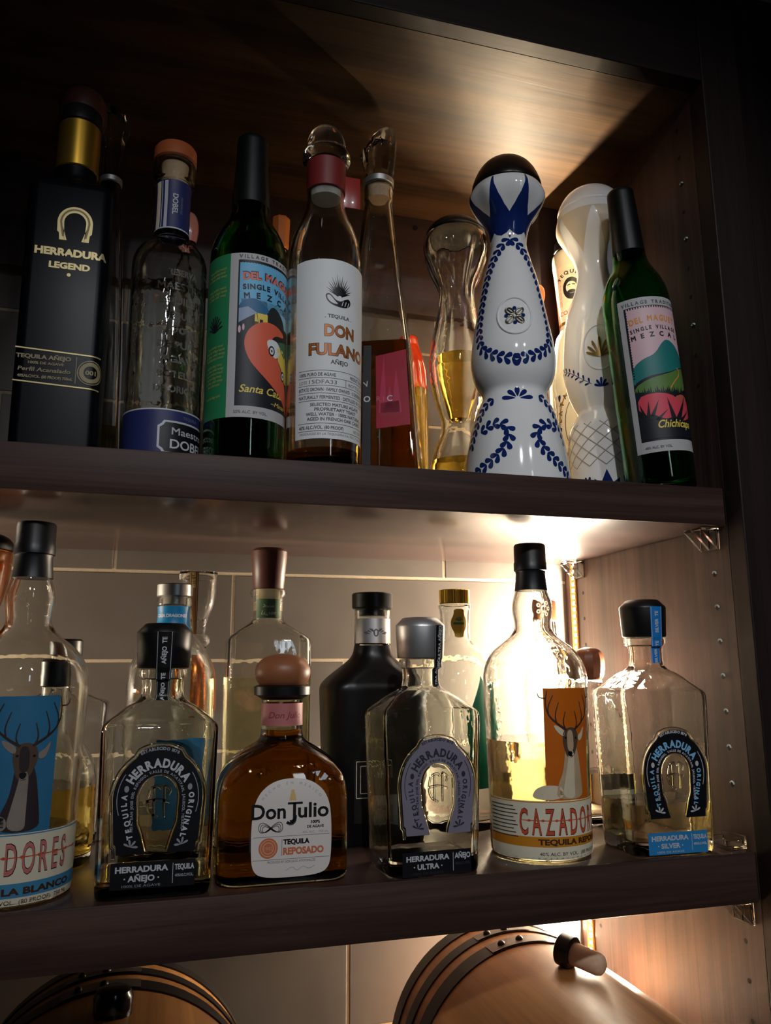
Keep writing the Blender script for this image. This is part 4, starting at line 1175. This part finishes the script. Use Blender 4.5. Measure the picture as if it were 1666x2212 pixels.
# --- three square horseshoe bottles
def horse_bottle(label, x, y, yaw, dims, label_mat, let, let2, rect_mat, name2, liq, level, capm, strap_m, strap_u, right_txt, zcap, drop=0.0, back=None):
    t = thing('tequila_bottle', label, 'bottle', lo(x, y), (0, 0, yaw), 'square horseshoe tequila bottles')
    aw, ab, zs, zn = dims      # half width at the shoulder, at the base, shoulder height, neck foot height
    bd = 32.5
    prof = [(0, ab-3, bd-4, 7), (1.5, ab-0.6, bd-1.4, 9), (12, ab, bd-1, 9.5), (zs-24, aw-0.6, bd, 9.5), (zs-6, aw, bd, 9.5), (zs-1.5, aw-0.8, bd-0.8, 10),
            (zs+1.5, aw-4, bd-4, 11), (zn-3, 26, 22, 15), (zn+1, 18.5, 17.6, 15), (zn+5, 15.6, 15.6, 15.6), (zcap-9, 15.3, 15.3, 15.3), (zcap-7.4, 18.4, 18.4, 18.4), (zcap-1.4, 18.6, 18.6, 18.6), (zcap-0.6, 16, 16, 16)]
    P = bottle(t, prof, GLASSW, t=3.4, floor=11, it=1, liq=liq, level=level)
    ch = 34
    ct = lathe('cap', [(zcap-0.4, 18.6), (zcap, 19.4), (zcap+1, 19.8), (zcap+ch-8, 21.2), (zcap+ch-6.5, 21.0), (zcap+ch-0.4, 15.2), (zcap+ch, 14.2)], capm, t, n=64)
    # tax strip over the cap and down the neck
    A = Art(); L0 = zcap-24; A.L = 0
    A.rect(-5.6, L0, 5.6, zcap+ch-7, strap_m); A.L = 1
    A.line([(-4.8, L0), (-4.8, zcap+ch-7)], 0.35, SILVERP); A.line([(4.8, L0), (4.8, zcap+ch-7)], 0.35, SILVERP)
    for z in (zcap+13, zcap-14): A.text(right_txt, 1.4, z, 4.3, SILVERP, rot=PI/2, bold=0.15, width=None)
    cP = [(0, 15.6)]
    def strapmap(u, v, e):
        r = 15.7
        if v >= zcap-1.5: r = 19.6+(v-zcap)*1.5/(ch-8)
        elif v >= zcap-9: r = 18.8
        else: r = 16.0+max(0, (zn+5-v))*0.9
        th = strap_u+u/19.0; r += 0.25+e
        return (r*math.sin(th), -r*math.cos(th), v)
    A.build('tax_strip', strapmap, t, 1.5, 1.5)
    # horseshoe label
    s0 = 0.0; cx0 = 0.6
    o, i_, pl, mid = horseshoe()
    A = Art(); A.L = 0
    A.poly([(px+cx0, py) for px, py in pl], label_mat)
    A.L = 1
    def md_(q): return (cx0-23.2*math.cos(math.radians(q)), 67.0+25.2*math.sin(math.radians(q)))
    A.path_text('HERRADURA', [md_(q) for q in range(30, 151, 6)], 8.4, let, bold=0.4, sx=0.86, off=-2.6)
    A.path_text('TEQUILA', [(cx0-17.8, 41)]+[md_(q) for q in range(-20, 11, 6)], 5.2, let, bold=0.25, sx=0.9, off=-1.6)
    A.path_text('ORIGINAL', [md_(q) for q in range(170, 203, 6)]+[(cx0+17.8, 41)], 5.2, let, bold=0.25, sx=0.9, off=-1.6)
    for q in (19, 161): A.ell(md_(q)[0], md_(q)[1], 1.7, 2.3, let2, n=10)
    po = [(cx0-0.91*31*math.cos(q), 68+0.915*33*math.sin(q)+(2.4 if abs(math.cos(q)) < 0.45 else 0)) for q in [math.radians(k) for k in range(-20, 201, 5)]]
    A.line(po[:12], 0.55, let2); A.line(po[-12:], 0.55, let2)
    A.path_text('ESTABLECIDO 1870', [(cx0-29.8*math.cos(q), 69+32.6*math.sin(q)) for q in [math.radians(k) for k in range(64, 117, 4)]], 2.9, let2, bold=0.15)
    A.path_text('HDA. SAN JOSE DEL REFUGIO, VALLE DE AMATITAN, JALISCO, MEXICO', [(cx0-16.6, 46)]+[(cx0-17.2*math.cos(q), 67+19.0*math.sin(q)) for q in [math.radians(k) for k in range(0, 181, 6)]]+[(cx0+16.6, 46)], 2.5, let2, bold=0.12)
    for sg in (-1, 1):
        for k in range(4): A.leaf(cx0+sg*17.5, 36, PI/2+sg*(k-1.2)*0.9, 5.2, 1.7, let2)
    A.build('horseshoe_label', on_front(P, 1.3), t, 8, None)
    # glass rim around the horseshoe and the raised monogram
    b = MB()
    yy = -bd-0.1
    b.tube([(cx0+px*1.06, yy, 68+(py-68)*1.05-0.3) for px, py in o], 1.25, 8)
    b.tube([(cx0+px*0.93, yy, 67+(py-67)*0.95) for px, py in i_], 0.9, 8)
    for pts in (smooth_path([(-6, 74), (-8, 66), (-6, 58), (0, 55)], 2), smooth_path([(-3, 76), (-3, 56)], 1), smooth_path([(4, 77), (4, 55)], 1), smooth_path([(-8, 66), (0, 67.5), (8, 65)], 2), smooth_path([(-5, 75), (0, 77), (2, 74)], 2), smooth_path([(4, 77), (9, 74), (7, 70)], 2)):
        b.tube([(cx0+px, yy+0.2, pz) for px, pz in pts], 1.0, 6)
    b.build('raised_monogram', GLASSW, t)
    # bottom label
    A = Art(); A.L = 0
    A.rect(-29.4, drop+0.8, 28.4, drop+18.6, rect_mat); A.L = 1
    lm = SILVERP
    A.text('HERRADURA', -8.2, drop+12.0, 5.4, lm, bold=0.22, width=36); A.text('\u00b7 '+name2+' \u00b7', -8.2, drop+5.8, 5.4, lm, bold=0.2, width=21+len(name2)*0.6)
    A.text('100% DE AGAVE', -8.2, drop+2.0, 2.4, let2, width=26)
    A.line([(13.0, drop+3), (13.0, drop+16.5)], 0.4, lm)
    A.text('TEQUILA' if name2 != 'ULTRA' else 'A\u00d1EJO', 21, drop+12.0, 5.0 if name2 != 'ULTRA' else 5.4, lm, bold=0.2, width=13.5); A.text('40%ALC./VOL.', 21, drop+7.2, 2.6, let2, bold=0.1, width=13)
    A.build('front_label', lambda u, v, e: (u, -ev(P, max(v, 9))[1]-0.35-e, v), t, 8)
    # back label, seen through the glass
    if back:
        x0, x1, z0, z1 = back
        A = Art(); A.rect(x0, z0, x1, z1, BLACK); A.L = 1; A.rect(x0+3, z0+6, x1-2, z1-14, CREAM if name2 == 'SILVER' else mat('grey_back_label', (120, 118, 116)))
        A.L = 2
        for k in range(9): A.rect(x0+6+k*1.1, z0+8, x0+6.5+k*1.1, z1-22, BLACK)
        A.build('back_label', lambda u, v, e: (u, ev(P, v)[1]+0.6-e, v), t, 8)
    return t, P
PURPLEG = mat('grey_violet_label', (128, 122, 136), rough=0.4, noise=0.05)
DVIO = mat('dark_violet_print', (48, 44, 58), rough=0.5)
HL = (42.6, 40.6, 121, 136)
horse_bottle('square clear bottle with black cap, black horseshoe label and black bottom label', -5.0, 36.5, 0, (42.2, 40.2, 120, 134), mat('ink_black_label', (17, 17, 22), rough=0.4), SILVERP, mat('grey_print', (148, 150, 158)), BLACK, 'A\u00d1EJO', LQ_GOLD, 13, BLACKCAP, mat('black_strip', (24, 23, 24), rough=0.3), 0.0, 'A\u00d1EJO  TE', 160, 7.0)
horse_bottle('square clear bottle with silver cap and grey violet horseshoe label', 206.6, 37, math.radians(3), (42.4, 38.4, 125, 140), PURPLEG, DVIO, DVIO, BLACK, 'ULTRA', None, 0, SILVER, MATS['black_strip'], 0.55, 'ULTRA A\u00d1EJO', 167, 0.0, (-34, -8, 22, 66))
horse_bottle('square clear bottle with black cap and bright blue bottom label near the right wall', 428.0, 38, math.radians(-1), (43.0, 39.6, 138, 155), MATS['ink_black_label'], BLUELT, SILVERP, mat('bright_blue_label', (44, 132, 190), rough=0.45), 'SILVER', LQ_PALE, 42, BLACKCAP, mat('blue_strip', (30, 124, 200), rough=0.4), 0.05, 'SILVER  TE', 186, 1.0, (-35, -4, 14, 60))

# --- amber round shouldered bottle
t = thing('tequila_bottle', 'squat bottle of deep amber spirit with ivory label and mushroom shaped wooden stopper', 'bottle', lo(90, 46))
JP = [(0, 46, 31, 14), (1.5, 49.5, 34, 16), (10, 50.6, 35, 17), (50, 50.6, 35, 17), (66, 50, 34.8, 17), (76, 47.5, 33.5, 17), (85, 42.5, 31, 18), (92, 35, 28, 19), (98, 26, 23, 19), (102, 19, 18.6, 18), (106, 16.6, 16.6, 16.6), (132, 16.4), (135, 16.8)]
P = bottle(t, JP, GLASS, t=2.4, floor=7, it=2, liq=LQ_AMBER, level=111)
lathe('collar', [(134.6, 17.0), (136, 19), (138, 22.8), (144.4, 23.0), (145.6, 20.4)], BLACKCAP, t)
lathe('stopper', [(145.8, 18.4), (148, 20.6), (153, 22.6), (158, 22.8), (163, 21), (168, 15.5), (170.5, 6), (170.9, 2)], mat('brown_turned_wood', (150, 92, 60), rough=0.42, noise=0.14), t, it=2)
A = Art(); A.rect(-50, 114, 50, 131.5, mat('pink_neck_paper', (188, 112, 108), rough=0.5, noise=0.1)); A.L = 1
A.text('Don Julio', 2, 120, 7, mat('dark_pink_print', (140, 66, 70)), shear=0.3, bold=0.1, width=28)
A.build('neck_label', on_cyl(P, -0.1, 0.25, 16.4), t, 2.5)
A = Art(); A.L = 0
PAP = mat('ivory_paper', (226, 218, 210), rough=0.55, noise=0.03)
A.poly([(x+4, y) for x, y in smooth_path([(-29, 12), (-22, 7), (0, 6), (22, 7), (29, 12), (30.5, 24), (30.5, 44), (29, 58), (24, 68), (14, 75), (0, 77), (-14, 75), (-24, 68), (-29, 58), (-30.5, 44), (-30.5, 24)], 2, True)], PAP)
A.L = 1
TER = mat('terracotta_print', (206, 116, 76), rough=0.5)
A.text('Don', -13.8, 48.2, 15.0, BLACK, bold=0.35, width=26)
A.text('Julio', 17.2, 48.2, 15.0, BLACK, bold=0.35, width=30)
A.line([(0.6, 58.6), (12, 58.6)], 1.6, BLACK); A.line(smooth_path([(6.5, 50), (6.2, 45), (3, 43.4), (0, 45.2)], 2), 2.2, BLACK)
for k in range(3): A.line([(-12+9*math.cos(q)*(1-0.15*k), 42-0.6*k+3.6*math.sin(q*2)*(1-0.2*k)) for q in [2*PI*i/36 for i in range(37)]], 0.45, BLACK)
A.text('100%', 22, 43.6, 2.8, BLACK, bold=0.15, width=7); A.text('DE AGAVE', 22, 40.4, 2.6, BLACK, bold=0.1, width=13)
A.line([(-25, 35.4), (33, 35.4)], 0.25, INK); A.line([(-25, 19.2), (33, 19.2)], 0.25, INK)
A.text('40% ALC.   750 mL', 22, 36.6, 2.4, MATS['grey_print'], width=20)
A.ell(-13.6, 27.4, 7.2, 7.2, TER); A.L = 2; A.ell(-13.6, 27.4, 6.0, 6.0, mat('pale_terracotta_print', (226, 166, 136)), hole=0.9); A.ell(-13.6, 27.4, 4.2, 4.2, MATS['pale_terracotta_print'], hole=0.85)
A.text('1942', -13.6, 26, 3.6, MATS['pale_terracotta_print'], width=6)
A.L = 1; A.line([(-3.4, 33.4), (-3.4, 21.6)], 0.3, INK)
A.text('TEQUILA', 7.6, 29.6, 4.8, BLACK, bold=0.25, width=20); A.text('REPOSADO', 13, 22.4, 6.6, TER, bold=0.35, width=31)
A.text('PRODUCED BY DON JULIO, ATOTONILCO', 4, 16.6, 2.3, INK, width=36)
A.line(smooth_path([(0, 11), (5, 14), (8, 10), (13, 14), (17, 11), (22, 13.4)], 2), 0.3, MATS['grey_print'])
A.path_text('HECHO EN MEXICO', [(4-28*math.cos(q), 44+28.5*math.sin(q)) for q in [math.radians(k) for k in range(38, 143, 6)]], 2.8, MATS['grey_print'], fill=1.0)
A.poly([(1.6, 60.6), (7.2, 60.6), (5.4, 68.5), (3.4, 68.5)], mat('pale_gold_stamp', (222, 186, 120)))
A.text('HECHO EN MEXICO', -26.6, 33, 1.7, INK, rot=PI/2)
A.build('label', lambda u, v, e: (u, -ev(P, v)[1]-0.3-e-(0.0 if abs(u) < 33 else 0), v) if abs(u) < 33.6 else (u, -ev(P, v)[1]-0.1-e+0.04*(abs(u)-33.6)**2, v), t, 4, 4)
em = Art(); em.path_text('LA PRIMAVERA DON JULIO', [(2-38*math.cos(q), 44+41*math.sin(q)) for q in [math.radians(k) for k in range(22, 159, 6)]], 6.6, GLASS, bold=0.5)
em.build('embossing', on_front(P, 0.5), t, None, 4)

# --- bottles of the back row, lower shelf
t = thing('tequila_bottle', 'clear bottle with flat silver cap and bright blue neck band', 'bottle', lo(2.5, 140))
P = bottle(t, [(0, 35), (2, 38), (120, 38.8), (148, 38.4), (164, 36), (178, 29), (188, 20), (195, 15), (200, 14.2), (214, 14.2), (216, 15.6), (221, 15.6), (223.5, 14.2)], GLASS, t=2.6, floor=9, liq=LQ_PALE, level=40)
lathe('cap', [(217, 10), (223, 10), (223.6, 15.4), (224.4, 16.1), (234.4, 16.1), (235.2, 15.3)], SILVER, t)
A = Art(); A.rect(-47, 193, 47, 214.5, mat('teal_blue_band', (20, 124, 172), rough=0.4)); A.L = 1
A.text('CASA DRAGONES', -1.0, 204.6, 4.0, SILVERP, bold=0.2, width=30)
A.build('neck_band', on_cyl(P, -0.1, 0.35, 14.4), t, 2.5)
A = Art(); A.rect(-20, 28, 34, 100, BLCARD); A.build('label', on_cyl(P, 0.25, 0.2, 38.6), t, 3)

t = thing('tequila_bottle', 'slender coppery bottle with tall hollow glass stopper behind the blue banded bottle', 'bottle', lo(26, 205))
P = bottle(t, [(0, 19), (2, 21.4), (130, 21.4), (150, 20.4), (164, 17), (174, 11), (178, 9), (181, 12.4), (184, 14.4), (188, 14.4), (191, 12), (192, 9)], GLASS, it=2, t=2.2, liq=LQ_AMBER, level=70)
P2 = chaikin([(192.2, 8), (194, 9), (203, 9.4), (212, 13), (219, 16.6), (230, 18), (254, 19.2), (255.4, 18)], 1)
g = MB(); v, f = loft(P2, 48); g.add(v, f); v, f = loft(inner(P2, 3.0, 206, 247), 48, True); g.add(v, f)
g.build('stopper', GLASS, t)
A = Art(); A.rect(-4.4, 192, 4.4, 253, mat('brown_strip', (112, 72, 34), rough=0.4)); A.L = 1
A.line([(-3.2, 192), (-3.2, 253)], 0.5, PALEGOLD); A.line([(3.2, 192), (3.2, 253)], 0.5, PALEGOLD); A.text('ESTE LIS', 1.4, 245, 4.4, PALEGOLD, rot=PI/2, bold=0.15)
A.build('tax_strip', on_cyl(P2, -0.28, 0.3, 18), t, 2, 3)
A = Art(); A.rect(-16, 118, 30, 172, mat('copper_highlight_sheet', (214, 116, 48), rough=0.22, metal=0.9, noise=0.2)); A.build('copper_highlight', on_cyl(P, 0.6, 0.15, 21), t, 2.5, 3)  # copper sheet stands in for orange highlights on the glass shoulder

t = thing('tequila_bottle', 'tall square clear bottle with tapered dark wooden stopper near the tiled wall', 'bottle', lo(92.8, 172))
P = bottle(t, [(0, 36, 27, 6), (2, 38.6, 29.5, 8), (100, 39.2, 30, 8), (182, 39.8, 30, 8), (187, 39, 29, 9), (196, 27, 22, 14), (202, 17.5, 16.5, 15), (206, 14.6), (226, 14.6), (229, 17.6), (233, 18.2), (235, 16.6)], GLASSW, t=3.0, floor=9, it=1, liq=LQ_PALE, level=150)
lathe('stopper', [(235.3, 14.6), (236, 15.2), (268, 17.9), (273, 18), (276, 15.4)], mat('dark_walnut_stopper', (98, 58, 50), rough=0.4, noise=0.2, nscale=120), t)
lathe('cork', [(214, 11.8), (234.8, 12)], mat('pale_cork', (222, 204, 168), rough=0.8, noise=0.1), t)
A = Art(); A.rect(-13, 206.5, 13, 225, mat('dark_green_neck_label', (70, 98, 60), rough=0.5)); A.L = 1
A.text('Siete', 0, 217, 6, SILVERP, shear=0.3); A.text('Leguas', 0, 210, 5.4, SILVERP, shear=0.3)
A.build('neck_label', on_cyl(P, -0.1, 0.25, 14.6), t, 2.5)

t = thing('tequila_bottle', 'matt black shouldered bottle with black disc cap and clear silver banded neck', 'bottle', lo(194, 150))
BP = [(0, 44, 30, 16), (2, 46.5, 32, 18), (80, 47.6, 33, 19), (134, 49.8, 34, 19), (142, 49.4, 34, 19), (148, 45, 31, 20), (156, 36, 27, 22), (164, 25.5, 22, 20), (171, 19.6, 19, 19), (180, 18.0)]
bottle(t, BP, GLASSBM, it=2, hollow=False)
P = bottle(t, [(180.0, 17.6), (181, 17.9), (206, 17.6), (208, 17.4), (209, 17.9), (214.6, 17.9), (215.6, 16)], GLASS, it=0, t=2.4, floor=182)
lathe('cap', [(209, 13), (215.8, 13.2), (216.2, 19.4), (217.2, 20.3), (230.4, 20.3), (231.6, 19.2)], BLACKCAP, t)
A = Art(); A.rect(-24, 182, 24, 206, SILVER); A.L = 1
EG = mat('etched_grey', (92, 92, 96))
for k in range(7):
    for sg in (1, -1): A.leaf(sg*(1+k*1.1), 190+0.6*k+2*math.sin(k), PI/2-sg*(0.3+0.25*k), 4.6, 1.5, EG)
A.ell(0, 192, 2.6, 3.8, EG, hole=0.6)
A.build('neck_label', on_cyl(P, -0.05, 0.2, 17.8), t, 2.5)
A = Art(); A.rect(-4, 20, 26, 76, mat('black_box_label', (20, 20, 20), rough=0.5)); A.L = 1
for q in (0, 4): A.line([(-2+q, 42+q), (24-q, 42+q), (24-q, 74-q), (-2+q, 74-q), (-2+q, 42+q)], 0.7, CREAM)
PB = chaikin(BP, 2)
A.build('label', on_front(PB, 0.3, -22), t, None, None)

t = thing('tequila_bottle', 'clear bell shouldered bottle with gold ribbed cap and gold neck seal', 'bottle', lo(295, 184))
P = bottle(t, [(0, 36), (2, 38.4), (80, 39), (140, 39), (150, 37), (160, 34), (170, 30), (178, 23), (184, 17.6), (190, 15.6), (218, 16.4), (221, 17.8), (224, 17.8), (225, 16)], GLASSW, t=2.6, floor=9, liq=LQ_CLEAR, level=60)
b = MB()
for k in range(40):
    a0 = 2*PI*k/40
b_prof = norm([(225.3, 15.8), (226, 16.5), (239.4, 16.7), (240.2, 15.9)])
v, f = loft(b_prof, 160, False, lambda z, an: 1-0.03*(math.cos(an*40) > 0.2))
obj('cap', v, f, mat('gold_ribbed_cap', (196, 158, 58), rough=0.3, metal=0.85, noise=0.06), t, 30)
A = Art(); A.poly(smooth_path([(-4.6, 189), (4.6, 189), (5, 194), (8.6, 200), (8.8, 207), (5.4, 213), (5.4, 219), (-5.4, 219), (-5.4, 213), (-8.8, 207), (-8.6, 200), (-5, 194)], 1, True), mat('old_gold_paper', (188, 148, 44), rough=0.45)); A.L = 1
for k in range(5): A.leaf(0, 206, PI/2+(k-2)*0.5, 5, 1.4, VG_DKGREEN)
A.rect(-6, 202.5, 6, 205, VG_DKGREEN)
A.build('neck_seal', on_cyl(P, -0.1, 0.3, 16.2), t, 2, 3)
A = Art(); A.poly([(-13, 40), (13, 40), (13, 118), (0, 150), (-13, 118)], mat('emerald_label', (16, 112, 78), rough=0.4, translucent=0.35)); A.L = 1
A.build('label', on_cyl(P, 0.36, 0.2, 39), t, 3, 6)

t = thing('tequila_bottle', 'bottle with square brown cap glowing in front of the corner light strip', 'bottle', lo(430, 238))
bottle(t, [(0, 28), (2, 30), (130, 30), (160, 26), (186, 14), (204, 12.5), (211, 12.5)], GLASS, it=1, t=2.2, floor=8, liq=LQ_PALE, level=60)
lathe('cap', [(211.2, 12.6), (212, 13.6), (233, 13.6), (235, 12.4)], mat('brown_leather_cap', (132, 84, 52), rough=0.5, noise=0.15), t)

t = thing('tequila_bottle', 'bottle with round brown wooden stopper behind the right square bottle with blue labels', 'bottle', lo(443, 166))
P = bottle(t, [(0, 30, 24, 8), (2, 32, 26, 9), (90, 32, 26, 9), (112, 28, 24, 12), (126, 15, 15, 14), (134, 12.5), (144, 12.5)], GLASS, it=1, t=2.4, floor=8, liq=LQ_PALE, level=50)
v, f = loft(chaikin([(144.2, 12), (147, 15.4), (158, 17.4), (170, 16.8), (177, 12), (179, 3)], 2), 14)
obj('stopper', v, f, mat('burnt_brown_wood', (124, 70, 44), rough=0.38, noise=0.25, nscale=50, coat=0.3), t, 24)

t = thing('tequila_bottle', 'round bottle half full of amber spirit, right behind the blue stag bottle', 'bottle', lo(-91.5, 137))
bottle(t, [(0, 33), (2, 35.6), (60, 36.2), (72, 35.6), (86, 31), (98, 22), (104, 15), (110, 12.5), (140, 12.5), (144, 12.5)], GLASSW, it=2, t=2.6, floor=8, liq=LQ_GOLD, level=62)
lathe('cap', [(144.2, 12), (145, 14.4), (164, 14.4), (166, 12.6)], BLACKCAP, t)
t = thing('tequila_bottle', 'empty clear square shouldered bottle at the back, behind the half full amber one', 'bottle', lo(-97, 242))
bottle(t, [(0, 38, 27, 5), (2, 40, 29, 6), (110, 41, 30, 6), (124, 42, 30, 6), (127, 40, 28, 7), (134, 22, 20, 14), (140, 13, 13, 13), (165, 12.5), (169, 12.5)], GLASS, it=1, t=2.6, floor=8)
lathe('cap', [(169.2, 12), (170, 14), (186, 14), (188, 12)], BLACKCAP, t)

t = thing('tequila_bottle', 'orange amber bottle with black rimmed top, cut off by the left edge', 'bottle', lo(-163, 122))
bottle(t, [(0, 24), (2, 27), (110, 27), (150, 22), (180, 17), (204, 19.5), (225, 26), (252, 28.8), (258, 28)], mat('orange_amber_glass', lin=(0.80, 0.36, 0.06), rough=0.03, trans=0.75, ior=1.46, bump=0.1), it=1, t=2.4, floor=8)
lathe('cap', [(258.2, 27), (259, 29.4), (265, 29), (271, 24), (275, 12), (276, 3)], BLACKCAP, t, it=1)
